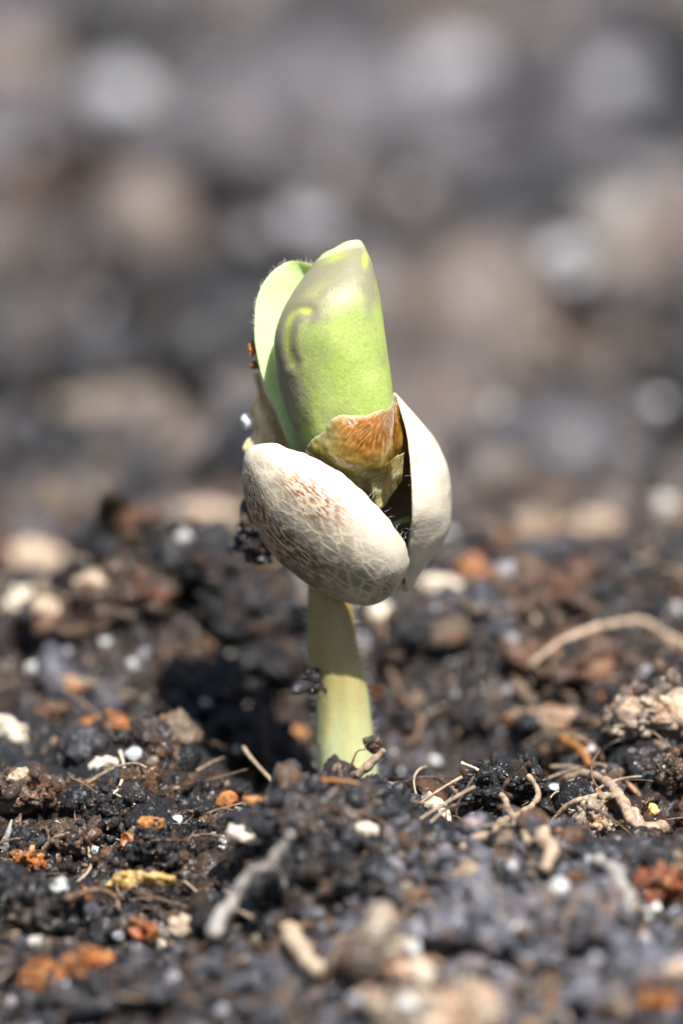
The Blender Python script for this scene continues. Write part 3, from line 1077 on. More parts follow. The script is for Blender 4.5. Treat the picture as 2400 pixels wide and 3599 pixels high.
def chip(name, px, py, ln, wd, ang, material, label, seed=0, curl=.5, thick=.18, tilt=.5, cat='bark chip', lift=.6, group=None, taper=.5, center=None, rough=.14):
    """a bent flake: length and width in px, ang = turn in the picture plane"""
    gg = np.random.default_rng(seed + 3000)
    c, k = seat(px, py, wd * .5, lift) if center is None else (np.asarray(center), 20 / 40000)
    n, m_ = 40, 16
    u, v = np.meshgrid(np.linspace(-1, 1, n), np.linspace(-1, 1, m_), indexing='ij')
    env = (1 - np.abs(u) ** 3 * taper) * (1 + .18 * vnoise(np.stack([u.ravel() * 3, v.ravel() * 0, 0 * u.ravel() + seed], 1), seed).reshape(u.shape))
    x = u * ln / 2
    yv = v * wd / 2 * env + ln * .06 * np.sin(2 * u + seed)
    z = -curl * wd * .6 * v * v - curl * ln * .12 * u * u
    z = z + rough * wd * fbm(np.stack([x.ravel() / wd * 2.4, yv.ravel() / wd * 2.4, 0 * x.ravel() + seed], 1), seed + 3, 4).reshape(u.shape)
    V = np.stack([x, yv, z], -1).reshape(-1, 3)
    tk = thick * wd * (1 - .65 * np.maximum(np.abs(u), np.abs(v)) ** 6).reshape(-1)
    V2 = V.copy()
    V2[:, 2] -= tk
    n0 = len(V)
    Fc = grid_faces(n, m_)
    fs = [Fc, Fc[:, ::-1] + n0]
    i = np.arange(m_ - 1)
    for r_ in (0, n - 1):
        qd = np.stack([r_ * m_ + i, r_ * m_ + i + 1, r_ * m_ + i + 1 + n0, r_ * m_ + i + n0], 1)
        fs.append(qd)
    i = np.arange(n - 1)
    for c_ in (0, m_ - 1):
        qd = np.stack([i * m_ + c_, (i + 1) * m_ + c_, (i + 1) * m_ + c_ + n0, i * m_ + c_ + n0], 1)
        fs.append(qd)
    W = np.concatenate([V, V2])
    # local frame: x along the picture angle, flake face turned up towards the camera by tilt
    ex = X * math.cos(ang) + U * math.sin(ang)
    ey0 = -X * math.sin(ang) + U * math.cos(ang)
    ey = ey0 * math.cos(tilt) + F * math.sin(tilt)
    ez = np.cross(ex, ey)
    W = (W[:, :1] * ex + W[:, 1:2] * ey + W[:, 2:3] * ez) * k
    o = link(name, mesh(name, W, np.concatenate(fs), material), None, c)
    tag(o, label, cat, group)
    HERO.append((px, py, ln * .5 * abs(math.cos(ang)) + wd * .5, ln * .5 * abs(math.sin(ang)) + wd * .4, c[1]))
    return o


# ------------------------------------------------------------------ clods
K = M_clod
clod('soil_clod', 850, 2640, 185, 135, K['black'], 'large glossy black granular clod just left of the stem foot', 6, 1, 1.0)
clod('soil_clod', 700, 2440, 150, 90, K['black'], 'dark crumbly clod standing behind the large clod left of the stem', 6, 2, 1.1)
clod('soil_clod', 385, 2865, 74, 82, K['black'], 'upright egg shaped dark clod with grooves, left of the amber leaf flake', 6, 3, .8)
clod('soil_clod', 548, 2985, 82, 72, K['black'], 'round pitted black clod directly above the golden curled leaf', 6, 4, .7)
clod('soil_clod', 262, 2955, 62, 62, K['brown'], 'small branching brown clod between the egg shaped clod and the left edge', 5, 5, .8, lump=.45)
clod('soil_clod', 105, 3190, 150, 110, K['black'], 'soft dark clod at the left edge below the orange bark crumb', 5, 6, 1.2)
clod('soil_clod', 90, 2790, 100, 75, K['brown'], 'reddish brown crumbly clod near the left edge below the pale husk', 6, 7, 1.0)
clod('soil_clod', 560, 3160, 95, 50, K['black'], 'flat dark clod right below the golden curled leaf', 6, 8, .9)
clod('soil_clod', 1120, 2900, 240, 165, K['peat'], 'wide blurred grey brown clod in front of the stem foot', 5, 9, 1.2, embed=.25, lump=.35)
clod('soil_clod', 1120, 3080, 210, 90, K['black'], 'shaded dark clod under the wide grey brown clod at the front', 5, 10, 1.3)
clod('soil_clod', 1385, 2690, 82, 78, K['grey'], 'bluish grey knobbly clod leaning against the right of the stem foot', 5, 11, .9)
clod('soil_clod', 1760, 2760, 135, 90, K['black'], 'dark clod wound with pale rootlets, right of the seedling', 6, 12, 1.0)
clod('soil_clod', 600, 1985, 190, 95, K['black'], 'dark clod crowning the mound at left behind the seed', 5, 13, 1.5)
clod('soil_clod', 330, 2460, 120, 80, K['grey'], 'bluish grey clod at left in front of the mound', 5, 14, 1.4)
clod('soil_clod', 2300, 2520, 140, 110, K['tan'], 'sunlit crumbly tan clod at the right edge', 6, 15, 1.2, lump=.4)
clod('soil_clod', 2380, 2715, 62, 70, K['brown'], 'dark brown clod cut by the right edge above the yellow grain', 6, 16, .8)
clod('soil_clod', 1830, 3260, 300, 120, K['lilac'], 'broad bluish grey granular clod filling the lower right foreground', 5, 17, 2.0, embed=.75)
clod('soil_clod', 1330, 3420, 150, 130, K['tan'], 'blurred tan clod at the bottom centre', 5, 18, 2.0, lump=.35)
clod('soil_clod', 1530, 3560, 230, 90, K['tan'], 'blurred tan clod cut by the bottom edge right of centre', 5, 19, 2.2)
clod('soil_clod', 420, 3510, 260, 100, K['peat'], 'blurred grey clod near the bottom left edge', 5, 20, 1.6)
clod('soil_clod', 2230, 3480, 220, 110, K['lilac'], 'blurred lilac grey clod in the lower right corner', 5, 21, 2.0)
clod('soil_clod', 2080, 2890, 60, 74, K['tan'], 'tan dented clod beside the curled root at right', 6, 22, .8)
clod('soil_clod', 1700, 2150, 170, 75, K['grey'], 'blurred grey brown clod right of the seed shell', 5, 23, 1.6)
clod('soil_clod', 1500, 2260, 110, 90, K['black'], 'blurred black clod behind the stem on its right', 5, 24, 1.4)
clod('soil_clod', 2020, 2320, 200, 80, K['brown'], 'blurred brown clod under the long pale root', 5, 25, 1.5)
clod('soil_clod', 860, 2150, 140, 110, K['black'], 'shaded black clod under the left end of the seed', 5, 26, 1.3)
clod('soil_clod', 240, 2180, 140, 60, K['brown'], 'blurred reddish brown clod far left below the tan chips', 5, 27, 1.5)
clod('soil_clod', 760, 3230, 120, 60, K['black'], 'dark clod left of the blurred grey root', 5, 28, 1.1)
clod('soil_clod', 2140, 2760, 60, 45, K['grey'], 'small grey clod beneath the arch of the curled root', 5, 29, .8)
clod('soil_clod', 230, 660, 260, 150, K['black'], 'large dark clod far off, blurred at upper left', 4, 40, 6.0)
clod('soil_clod', 30, 880, 170, 110, K['black'], 'far blurred dark clod at the left edge below the larger one', 4, 41, 6.0)
clod('soil_clod', 780, 2100, 150, 95, K['black'], 'black crumbly clod on the bank right below the left end of the seed', 5, 50, 1.2)
clod('soil_clod', 430, 2090, 150, 80, K['brown'], 'brown crumbly clod on the left shoulder of the bank', 5, 51, 1.3)
clod('soil_clod', 930, 2340, 110, 90, K['black'], 'black clod in the hollow just left of the stem', 5, 52, 1.1)
clod('soil_clod', 1880, 2090, 190, 80, K['brown'], 'blurred brown clod on the right bank above the long pale root', 5, 53, 1.4)
clod('soil_clod', 1980, 2640, 80, 50, K['brown'], 'brown crumbly clod behind the curled root', 5, 30, .9)

# ------------------------------------------------------------------ roots and straws
vv_, ff_, off_ = [GV], [np.concatenate([GF[:, [0, 1, 2]], GF[:, [0, 2, 3]]])], len(GV)
for o_ in list(COL.objects):
    if o_.type == 'MESH' and o_.name.startswith('soil_clod'):
        a_ = np.zeros(len(o_.data.vertices) * 3, np.float32)
        o_.data.vertices.foreach_get('co', a_)
        vv_.append(a_.reshape(-1, 3) + np.array(o_.location))
        t_ = np.zeros(len(o_.data.loops), np.int32)
        o_.data.loops.foreach_get('vertex_index', t_)
        ff_.append(t_.reshape(-1, 3) + off_)
        off_ += len(a_) // 3
BV = BVHTree.FromPolygons(np.concatenate(vv_).tolist(), np.concatenate(ff_).tolist())
M_r, M_rd, M_rg = M['root'], M['rootdark'], M['rootgrey']
root('root', [(1960, 2760, 0), (2000, 2735, 30), (2060, 2722, 40), (2120, 2740, 40), (2170, 2790, 40), (2205, 2850, 35), (2240, 2900, 25), (2300, 2915, 10), (2340, 2912, 0)], 12, 26, M_r, 'curled pale root arching over the soil at right', 1)
root('root', [(1930, 2900, 0), (1975, 2850, 15), (2030, 2815, 25), (2100, 2800, 30), (2170, 2795, 30)], 9, 13, M_r, 'thinner root joining the curled pale root from the left', 2)
root('root', [(1620, 2985, 10), (1680, 2945, 30), (1750, 2900, 50), (1830, 2855, 60), (1880, 2820, 50), (1890, 2770, 40), (1850, 2720, 40)], 16, 10, M_r, 'straight blurred root crossing in front of the dark clod with rootlets', 3)
root('root', [(1765, 2790, 50), (1785, 2840, 50), (1820, 2900, 45), (1860, 2965, 15)], 11, 14, M_r, 'short pale root crossing under the straight root', 4)
root('root', [(1600, 2870, 0), (1615, 2820, 30), (1640, 2770, 40), (1665, 2730, 30)], 6, 4, M_rd, 'thin dark rootlet standing left of the dark clod with rootlets', 5)
root('root', [(1335, 2180, 10), (1350, 2260, 10), (1370, 2340, 10), (1395, 2420, 20), (1440, 2480, 30), (1475, 2530, 35), (1465, 2590, 25), (1420, 2615, 10)], 15, 9, M_rd, 'brown hooked root hanging in the hollow right of the stem', 6)
root('root', [(1480, 2540, 20), (1530, 2500, 20), (1580, 2470, 0)], 8, 5, M_rd, 'short side root branching off the brown hooked root', 7)
root('root', [(1860, 2340, 0), (1960, 2260, 20), (2060, 2220, 30), (2160, 2190, 35), (2270, 2190, 35), (2350, 2240, 25), (2440, 2290, 10)], 9, 17, M['tan'], 'long blurred pale root lying behind at right', 8)
root('root', [(740, 3290, 0), (800, 3200, 30), (865, 3085, 60), (955, 3010, 70), (1020, 2920, 60)], 27, 17, M_rg, 'thick blurred grey root slanting up in the foreground left of centre', 9, pull=.15)
root('root', [(955, 3050, 40), (985, 3080, 30), (1000, 3150, 0)], 14, 8, M_rg, 'short stub branching down from the thick grey root', 10)
root('root', [(230, 3160, 0), (290, 3140, 25), (350, 3130, 35), (400, 3150, 25), (420, 3200, 0)], 12, 9, M_rd, 'dark looped rootlet below the golden curled leaf', 11)
root('root', [(150, 2990, 0), (190, 2950, 25), (240, 2925, 20)], 12, 6, M_r, 'stubby root end right of the orange bark crumb', 12)
root('straw', [(1130, 2745, 10), (1170, 2742, 14), (1215, 2744, 14), (1262, 2752, 10)], 9, 5, M['amber'], 'thin orange straw lying against the foot of the stem', 13, 'straw')
root('root', [(1250, 2712, -.12), (1290, 2680, -.125), (1330, 2650, -.13), (1350, 2630, -.13)], 16, 13, M_r, 'small crusty root piece resting against the stem foot', 14, free=True)
root('root', [(1225, 2700, -.12), (1240, 2660, -.125), (1255, 2630, -.125), (1285, 2622, -.125)], 4, 2.5, M_rd, 'hair thin rootlet bent in front of the stem foot', 15, free=True)
clod('soil_clod', 1310, 2612, 32, 22, K['brown'], 'tiny crusty brown crumb perched before the stem foot', 5, 33, .6, center=pt(1312, 2612, -.13))
root('root', [(1760, 3240, 0), (1690, 3150, 30), (1640, 3100, 30), (1540, 3080, 20)], 10, 8, M_rg, 'thin blurred root in the middle of the right foreground', 16)
root('root', [(1010, 3270, 20), (1060, 3340, 40), (1110, 3420, 10)], 34, 28, M['tan'], 'blurred straw stub in the bottom centre', 17, 'straw')
root('root', [(2110, 3030, 20), (2170, 3080, 40), (2210, 3150, 30), (2200, 3220, 10)], 26, 20, M_rg, 'blurred brown grey root fork left of the rust coloured bark', 18)
root('root', [(1905, 2930, 20), (1930, 2990, 25), (1925, 3060, 10)], 30, 22, M_r, 'blunt blurred root end below the straight root', 19)
root('straw', [(1620, 2680, 30), (1660, 2695, 34), (1680, 2706, 30)], 5, 5, M['pale'], 'needle thin pale straw poking left from the clod with rootlets', 20, 'straw')
root('root', [(1960, 2590, 10), (2000, 2610, 22), (2045, 2650, 22), (2080, 2690, 10)], 16, 13, M['amber'], 'amber root stub behind the curled root', 21)
root('root', [(420, 2640, 0), (435, 2700, 20), (420, 2760, 20), (400, 2790, 10)], 6, 4, M['pale'], 'cream sliver curving down below the pale husk with a hole', 22, 'sliver')
root('root', [(10, 2990, 0), (25, 2930, 60), (40, 2880, 80)], 18, 5, M_rg, 'pointed grey splinter rising at the left edge', 23, 'splinter')
root('root', [(930, 2790, 0), (945, 2700, 10), (930, 2600, 30), (925, 2480, 40)], 4, 3, M_rd, 'fine dark rootlet standing in the shade left of the stem', 24)

# ------------------------------------------------------------------ bark, husks, flakes
clod('bark_crumb', 95, 3030, 47, 35, K['orange'], 'orange bark crumb standing at the left edge', 5, 201, .8, embed=.7, cat='bark crumb', lump=.5)
clod('bark_crumb', 300, 3385, 65, 37, K['orange'], 'right one of two bright orange bark crumbs in the bottom left', 5, 202, .8, embed=.7, cat='bark crumb', lump=.5)
clod('bark_crumb', 150, 3440, 85, 47, K['orange'], 'left blurred one of two orange bark crumbs in the bottom left', 5, 203, .8, embed=.7, cat='bark crumb', lump=.5)
clod('bark_crumb', 510, 3270, 35, 30, K['rust'], 'red brown bark crumb above the bright orange crumbs', 5, 204, .8, embed=.7, cat='bark crumb', lump=.5)
chip('bark_crumb', 556, 3320, 44, 50, 1.2, M['pale'], 'pale yellow bark crumb touching the red brown one', 5, .5, .6)
clod('bark_crumb', 2340, 3115, 100, 55, K['rust'], 'rust coloured bark lump at the right edge', 5, 206, .8, embed=.7, cat='bark crumb', lump=.5)
clod('bark_crumb', 2300, 3530, 55, 30, K['orange'], 'blurred orange crumb at the bottom right', 5, 207, .8, embed=.7, cat='bark crumb', lump=.5)
chip('bark_crumb', 2380, 3400, 120, 70, .2, M['tan'], 'blurred tan crumb at the right edge above the orange crumb', 8, .6, .6)
chip('leaf_flake', 490, 3085, 250, 66, .18, M['gold'], 'golden curled leaf flake lying in the lower left soil', 9, .9, .06, .35, 'leaf flake', 1.5, rough=.3)
chip('leaf_flake', 530, 2884, 95, 50, .15, M['amber'], 'amber pointed leaf flake right of the egg shaped clod', 10, .5, .15, .5, 'leaf flake')
chip('leaf_flake', 438, 2950, 50, 62, 1.3, M['orange'], 'small orange flake wedged left of the round pitted clod', 11, .4, .2, .5, 'leaf flake')
chip('leaf_flake', 900, 2802, 90, 40, -.25, M['amber'], 'brown curled flake on the shoulder left of the front clod', 12, .8, .2, .7, 'leaf flake')
chip('husk', 1548, 2838, 140, 74, -1.05, M['pale'], 'smooth tan husk leaning between the grey clod and the dark one', 13, .8, .15, .4, 'husk')
chip('husk', 45, 2560, 190, 105, -.75, M['pale'], 'pale curved husk at the left edge', 14, .9, .15, .5, 'husk')
chip('husk', 362, 2682, 105, 62, .3, M['pale'], 'cream husk with a dark hole, left of the clear crystal', 15, .7, .4, .3, 'husk')
chip('wood_chip', 100, 1935, 240, 130, .1, M['tan'], 'blurred pale tan chip far left behind the mound', 16, .5, .3, .6, 'wood chip')
chip('wood_chip', 40, 2100, 170, 80, .9, M['pale'], 'slanting pale chip at the left edge below a blurred tan chip', 17, .5, .3, .5, 'wood chip')
chip('wood_chip', 350, 2020, 190, 80, .2, M['tan'], 'blurred tan chip on the left slope of the mound', 18, .5, .4, .5, 'wood chip')
chip('wood_chip', 165, 2125, 100, 80, -.5, M['tan'], 'rounded tan chip right of the slanting pale chip', 19, .5, .5, .5, 'wood chip')
chip('wood_chip', 690, 1800, 330, 70, .04, M['tan'], 'long pale blurred chip just left of the seed', 20, .4, .3, .7, 'wood chip')
chip('wood_chip', 1970, 2420, 110, 80, -.35, M['pale'], 'rounded pale chip in the shade below the long root', 21, .6, .4, .4, 'wood chip')
chip('wood_chip', 1545, 2045, 150, 70, .1, M['pale'], 'bright cream chip right below the seed shells', 22, .5, .4, .5, 'wood chip')
chip('wood_chip', 1350, 2145, 95, 90, -.6, M['pale'], 'cream chip peeping out right of the stem top', 23, .6, .4, .5, 'wood chip')
chip('wood_chip', 1640, 1990, 130, 80, .8, M['orange'], 'blurred orange chip right of the bright cream chip', 24, .5, .4, .5, 'wood chip')
chip('wood_chip', 1880, 2160, 170, 60, -.15, M['tan'], 'blurred tan chip left of the long pale root', 25, .5, .4, .5, 'wood chip')
chip('wood_chip', 1100, 2010, 160, 120, .3, M['lilac'], 'pale grey blurred chip behind the seed just above the stem', 26, .5, .4, .3, 'wood chip')
chip('wood_chip', 250, 2400, 110, 60, -.4, M['amber'], 'orange brown blurred chip at left beside the white grains', 27, .5, .4, .5, 'wood chip')
chip('wood_chip', 640, 3250, 90, 80, .5, M['tan'], 'angular tan chip left of the thick grey root', 28, .3, .6, .3, 'wood chip')
chip('wood_chip', 1060, 2570, 110, 60, -.1, M['amber'], 'orange chip in the deep shade left of the stem foot', 29, .5, .4, .4, 'wood chip')
chip('wood_chip', 700, 3060, 150, 60, .1, M['dark'], 'black splintered bark chip right of the golden leaf', 30, .4, .3, .6, 'bark chip')
chip('wood_chip', 870, 2925, 140, 60, -.45, M['pale'], 'blurred cream chip at the left end of the front clod', 31, .5, .4, .5, 'wood chip')
chip('wood_chip', 1270, 2910, 120, 50, -.1, M['pale'], 'blurred cream chip on the right end of the front clod', 32, .5, .4, .5, 'wood chip')
chip('wood_chip', 1500, 3430, 150, 60, -.9, M['pale'], 'blurred white cream sliver among the bottom tan clods', 33, .5, .4, .5, 'wood chip')
chip('wood_chip', 2240, 2880, 110, 60, -.9, M['tan'], 'tan woody flake hanging below the curled root', 34, .6, .3, .4, 'wood chip')
chip('wood_chip', 60, 2720, 80, 44, .7, M['tan'], 'ribbed wood splinter at the left edge under the pale husk', 35, .4, .3, .4, 'wood chip')
# far, strongly blurred ground litter
for k_, (px, py, ln, wd, an_, mm, lab) in enumerate([
    (10, 190, 330, 300, .2, 'dull', 'far blurred tan chip at the top left edge'),
    (550, 880, 240, 150, .3, 'dull', 'far blurred tan chip left of the cotyledon tips'),
    (370, 1380, 380, 160, .1, 'dull', 'far blurred reddish tan chip left of the cotyledons'),
    (1550, 230, 330, 220, .1, 'lilac', 'far blurred lilac grey stone near the top right of centre'),
    (2200, 230, 320, 220, .4, 'lilac', 'far blurred violet grey stone at the top right'),
    (1830, 1180, 260, 120, .2, 'dull', 'far blurred tan chip right of the cotyledon'),
    (2160, 1120, 200, 120, .2, 'dull', 'far blurred brown chip below the pale far stone'),
    (1250, 620, 240, 140, -.2, 'dull', 'far blurred brown chip above the cotyledon tip'),
    (1120, 760, 260, 120, -.1, 'lilac', 'far blurred grey stone directly above the rear cotyledon'),
    (250, 1640, 320, 110, .05, 'dull', 'far blurred brown chip at mid height on the left'),
    (2060, 1840, 230, 90, .1, 'tan', 'far blurred pale tan chip right of the seed shell'),
    (1800, 40, 400, 150, .05, 'dull', 'far blurred tan chip cut by the top edge')]):
    chip('wood_chip' if mm != 'lilac' else 'stone', px, py, ln, wd, an_, M[mm], lab, 60 + k_, .4, .5, .6, 'wood chip' if mm != 'lilac' else 'stone')

# ------------------------------------------------------------------ mineral grains
G_ = [
    (467, 2653, 30, 'clear', 1, 'clear faceted crystal left of the large black clod'),
    (622, 2890, 25, 'white', 1, 'chalky white grain above the round pitted clod'),
    (781, 2955, 21, 'clear', 0, 'clear round droplet grain right of the round pitted clod'),
    (781, 2978, 16, 'white', 0, 'white grain beneath the clear droplet grain'),
    (333, 2984, 20, 'clear', 0, 'small glassy grain between the egg shaped clod and the golden leaf'),
    (207, 3113, 36, 'white', 0, 'blurred white grain left of the golden leaf'),
    (722, 2470, 14, 'white', 1, 'tiny bright grain on the crumbly clod behind'),
    (830, 2632, 12, 'white', 1, 'tiny pale grain on top of the large black clod'),
    (643, 1891, 40, 'white', 0, 'blurred white grain on top of the left mound'),
    (463, 2335, 28, 'white', 0, 'bright blurred white grain on the left slope'),
    (505, 2300, 28, 'lilac', 0, 'grey grain touching the bright white grain on the left slope'),
    (115, 2350, 34, 'white', 0, 'blurred cream white grain near the left edge'),
    (367, 2258, 28, 'white', 0, 'blurred pale grain above the bright grain on the left slope'),
    (230, 2292, 24, 'lilac', 0, 'pale ring like grain between two white grains at left'),
    (1529, 2676, 28, 'white', 0, 'round white grain in the hollow right of the stem'),
    (2080, 2642, 28, 'white', 0, 'round bright white grain above the curled root'),
    (2176, 2952, 16, 'white', 0, 'small white grain below the curled root'),
    (1965, 3128, 42, 'white', 0, 'large blurred white grain in the right foreground'),
    (1606, 3243, 34, 'lilac', 0, 'pale grey grain left of the large blurred white grain'),
    (1460, 3270, 52, 'lilac', 0, 'large silvery grain at the lower centre'),
    (1455, 3335, 40, 'white', 0, 'white grain tucked under the large silvery grain'),
    (1950, 2776, 26, 'clear', 1, 'glinting crystal at the start of the curled root'),
    (2340, 2700, 14, 'clear', 1, 'tiny crystal on the clod at the right edge'),
    (2294, 3200, 50, 'white', 0, 'big blurred white grain under the rust coloured bark'),
    (2095, 3373, 34, 'lilac', 0, 'blurred pale grain on the lower right'),
    (1384, 2645, 15, 'white', 0, 'tiny white grain on the bluish clod by the stem'),
    (1408, 2712, 13, 'white', 0, 'second tiny white grain low on the bluish clod by the stem'),
    (1575, 2327, 27, 'white', 0, 'blurred white grain in the shade right of the stem'),
    (2378, 2140, 28, 'white', 0, 'blurred white grain at the right edge near the long root'),
    (2271, 2366, 30, 'lilac', 0, 'bluish grey grain below the right end of the long root'),
    (1280, 2260, 34, 'lilac', 0, 'pale blurred grain just behind the right side of the stem'),
    (1800, 2250, 46, 'lilac', 0, 'silvery blurred grain right of the black clod behind the stem'),
    (1790, 2430, 36, 'lilac', 0, 'elongated pale grain beside the hollow at right'),
    (1815, 3260, 22, 'white', 0, 'cream dot like grain on the broad foreground clod'),
    (40, 3520, 30, 'lilac', 0, 'blurred silvery grain in the bottom left corner'),
    (600, 3440, 40, 'lilac', 0, 'blurred silvery grain at the bottom left of centre'),
    (230, 3460, 22, 'lilac', 0, 'small silvery grain beside the orange crumbs'),
    (1430, 3530, 44, 'white', 0, 'white blurred grain at the bottom centre'),
    (1245, 3520, 40, 'lilac', 0, 'grey white blurred grain left of the bottom white grain'),
    (420, 350, 105, 'stone', 0, 'far white stone blurred to a disc at upper left'),
    (1985, 920, 105, 'stone', 0, 'far pale stone blurred to a disc at right'),
    (1750, 1440, 42, 'white', 0, 'far white grain standing in for a glint, blurred right of the seed'),  # plain white grain paints the glint behind a blurred ring
    (2310, 1420, 42, 'white', 0, 'far white grain standing in for a glint, blurred at the right edge'),  # same painted glint, a second white grain
    (1450, 680, 46, 'lilac', 0, 'far grey grain blurred above the cotyledon'),
    (330, 1100, 60, 'lilac', 0, 'far grey grain blurred left of the cotyledons'),
    (900, 830, 52, 'lilac', 0, 'far pale grain blurred above left of the cotyledons'),
    (2340, 1770, 50, 'white', 0, 'far pale grain at the right edge beside the seed'),
    (1770, 2010, 55, 'lilac', 0, 'blurred bluish stone right of the cream chip'),
]
for k_, (px, py, r, mm, fc, lab) in enumerate(G_):
    grain('stone' if r > 100 else 'grain', px, py, r, M[mm], lab, k_, 1.0, bool(fc), 'stone' if r > 100 else 'mineral grain')
grain('yellow_grain', 2295, 2848, 25, M['yellow'], 'yellow translucent grain by the curled root at right', 77, 1.2, False, 'mineral grain')
grain('yellow_grain', 2180, 2895, 18, M['yellow'], 'pale yellow speck under the curled root', 78, .8, True, 'mineral grain')

# bits that cling to the seedling
grain('crystal', 868, 1484, 30, M['clear'], 'clear icy crystal stuck to the papery skin left of the leaves', 81, 1.0, True, 'crystal', center=pt(868, 1484, .085))
clod('soil_crumb', 884, 1222, 17, 19, K['orange'], 'upper rusty crumb stuck to the edge of the rear cotyledon', 4, 82, .5, center=pt(886, 1222, .055), cat='soil crumb')
clod('soil_crumb', 896, 1284, 13, 17, K['orange'], 'lower rusty crumb stuck to the edge of the rear cotyledon', 4, 83, .5, center=pt(897, 1284, .055), cat='soil crumb')
clod('soil_crumb', 905, 1920, 75, 42, K['black'], 'dark soil crumb clinging to the lower left of the seed shell', 5, 84, .55, center=pt(905, 1925, .10), cat='soil crumb', lump=.5)
clod('soil_crumb', 870, 1850, 26, 48, K['black'], 'dark thin crumb sticking up left of the seed shell', 5, 85, .5, center=pt(868, 1855, .11), cat='soil crumb', lump=.5)
clod('soil_crumb', 1105, 2418, 34, 16, K['black'], 'black fleck stuck to the left side of the stem', 4, 86, .6, center=pt(1100, 2425, -.04), cat='soil crumb', lump=.5)
clod('soil_crumb', 1100, 2372, 24, 20, K['black'], 'smaller black fleck above the other on the left of the stem', 4, 87, .6, center=pt(1095, 2375, -.02), cat='soil crumb', lump=.5)

# ------------------------------------------------------------------ loose soil crumbs (uncountable)
def scatter(name, n, xr, yr, r0, r1, sub, seed, palette, keep=True, power=2.0, sink=.35, margin=0):
    gg = np.random.default_rng(seed)
    x, y = gg.uniform(*xr, n), gg.uniform(*yr, n)
    r = r0 * (r1 / r0) ** (gg.uniform(0, 1, n) ** power)
    z = H(x, y) + r * sink
    P = np.stack([x, y, z], 1)
    px, py, dz = proj(P)
    rp = r / dz * 40000
    ok = (px > -250) & (px < 2650) & (py < 3900) & (py > -500)
    if margin:                            # the soil goes on beyond the frame
        ok = ~((np.abs(x) < .70) & (y > -1.32) & (y < 2.0))
    for hx, hy, ha, hb, yy in HERO:
        inside = (np.abs(px - hx) < ha + rp * .5) & (np.abs(py - hy) < hb + rp * .6) & (y < yy + .03) & (y > yy - .6)
        ok &= ~inside
    # leave the stem its air
    ok &= ~(((x - .01) / .06) ** 2 + ((y - .01) / .06) ** 2 < 1)
    P, r = P[ok], r[ok]
    var, T = variants(sub, 14, seed)
    long_ = gg.random(len(P)) < .12
    Vs, Ts, Cs = [], [], []
    nv = len(var[0])
    tint0 = soil_tint(P, 0)
    pc = np.array([c for c, _ in palette])
    pw = np.array([q_ for _, q_ in palette])
    pick = gg.choice(len(palette), len(P), p=pw / pw.sum())
    for i in range(len(P)):
        st = np.array([2.1, .55, .5]) if long_[i] else np.ones(3)
        V = (var[gg.integers(14)] * st) @ rotm(gg).T * r[i] + P[i]
        c = pc[pick[i]]
        c = tint0[i] * gg.uniform(.6, 1.5) if c[0] < 0 else c * gg.uniform(.6, 1.3)
        if name.startswith('foreground'):      # foreground tint darkens towards the left
            c = c * np.interp(P[i, 0], [-.25, .2], [.42, 1.0])
        Vs.append(V)
        Ts.append(T + i * nv)
        Cs.append(np.tile(c, (nv, 1)))
    o = link(name, mesh(name, np.concatenate(Vs), np.concatenate(Ts), M_soil, True, cols={'tint': np.concatenate(Cs)}))
    o['kind'] = 'stuff'
    return o


SELF = (-1, 0, 0)
near_pal = [(SELF, 56), ((.009, .0083, .0086), 26), ((.105, .052, .022), 13), ((.24, .165, .10), 6), ((.040, .038, .043), 9), ((.30, .12, .03), 1.6), ((.46, .42, .36), 1.0)]
fore_pal = [((.115, .112, .132), 34), ((.062, .060, .070), 26), ((.018, .017, .018), 16), ((.12, .065, .032), 10), ((.27, .20, .135), 7), ((.42, .42, .45), 3)]  # lilac and palest tones put sky glints into the crumb colours
far_pal = [(SELF, 60), ((.13, .10, .08), 9), ((.14, .132, .14), 10), ((.018, .016, .016), 26), ((.28, .26, .24), 1.2)]
o = scatter('peat_crumb', 350, (-.72, .72), (-.75, .45), .018, .038, 3, 107, near_pal, power=1.3)
tag(o, 'larger rough peat crumbs strewn around the seedling', 'soil')
o = scatter('soil_crumb', 1400, (-.72, .72), (-.75, .75), .009, .018, 2, 101, near_pal, power=1.0)
tag(o, 'loose dark soil crumbs strewn around the seedling', 'soil')
o = scatter('fine_soil', 6200, (-.72, .72), (-.95, .85), .0045, .012, 1, 102, near_pal, power=1.2, sink=.55)
tag(o, 'fine dark grit between the larger crumbs', 'soil')
o = scatter('foreground_grit', 2200, (-.72, .72), (-1.35, -.45), .004, .011, 1, 106, fore_pal, power=1.0, sink=.8)
tag(o, 'dark grit and grit coloured like pale glints over the near foreground', 'soil')
o = scatter('foreground_soil', 2900, (-.72, .72), (-1.4, -.52), .009, .021, 1, 105, fore_pal, power=1.0, sink=1.0)
tag(o, 'blurred granular soil in the near foreground', 'soil')
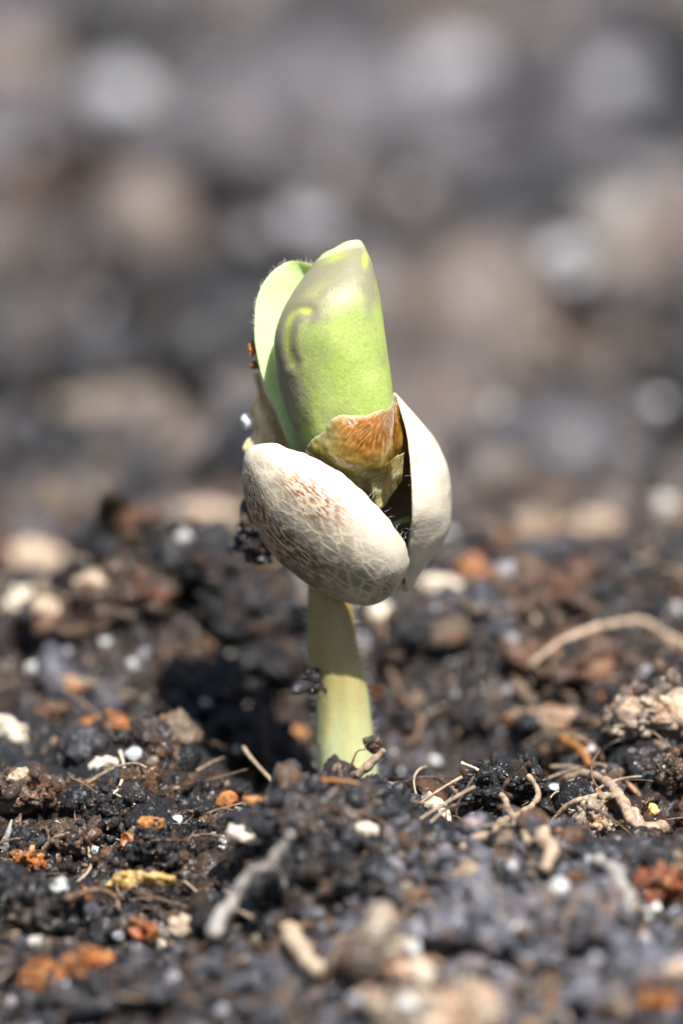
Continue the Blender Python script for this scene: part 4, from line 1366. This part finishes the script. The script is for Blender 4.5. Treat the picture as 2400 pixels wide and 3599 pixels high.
o = scatter('soil_litter', 1700, (-.9, .9), (.6, 2.3), .012, .055, 1, 103, [(SELF, 50), ((.009, .0083, .0086), 34), ((.10, .052, .024), 14), ((.21, .15, .095), 7), ((.05, .047, .053), 9), ((.34, .32, .29), 1.2)])
tag(o, 'blurred brown and grey soil crumbs behind the seedling', 'soil')
o = scatter('far_soil', 2400, (-1.3, 1.3), (2.0, 8.5), .03, .16, 1, 104, far_pal)
tag(o, 'far blurred grey brown soil litter', 'soil')

o = scatter('surrounding_soil', 1600, (-2.2, 2.2), (-3.2, 3.0), .012, .05, 1, 108, near_pal, power=1.2, sink=.5, margin=1)
tag(o, 'dark soil crumbs round about the seedling', 'soil')

# loose fibres
def fibres(name, n_, seed, mat_, label, r0, r1, l0, l1):
    V, Fc = [], []
    gg = np.random.default_rng(seed)
    off = 0
    for i in range(n_):
        x, y = gg.uniform(-.7, .7), gg.uniform(-1.25, 1.8)
        if (x / .10) ** 2 + (y / .12) ** 2 < 1:
            continue
        l, a = gg.uniform(l0, l1), gg.uniform(0, 6.28)
        n = 9
        t = np.linspace(-.5, .5, n)
        bend = gg.normal() * .7
        xs = x + l * (t * math.cos(a) - bend * t * t * math.sin(a))
        ys = y + l * (t * math.sin(a) + bend * t * t * math.cos(a))
        zs = np.full(n, H(np.array([x]), np.array([y]))[0] + gg.uniform(.008, .03)) + gg.normal() * .35 * l * t + gg.uniform(0, .5) * l * (.25 - t * t)
        v_, f_ = tube(np.stack([xs, ys, zs], 1), np.linspace(1, .5, n) * gg.uniform(r0, r1), 5, i, .3)
        V.append(v_)
        Fc.extend([tuple(q_ + off for q_ in f) for f in f_])
        off += len(v_)
    o = link(name, mesh(name, np.concatenate(V), Fc, mat_))
    tag(o, label, 'fibre', kind='stuff')


fibres('brown_fibre', 620, 55, M_rd, 'fine brown root fibres strewn through the soil', .001, .0032, .03, .13)
fibres('tan_fibre', 240, 56, M_r, 'fine tan root fibres strewn through the soil', .0012, .0045, .03, .16)
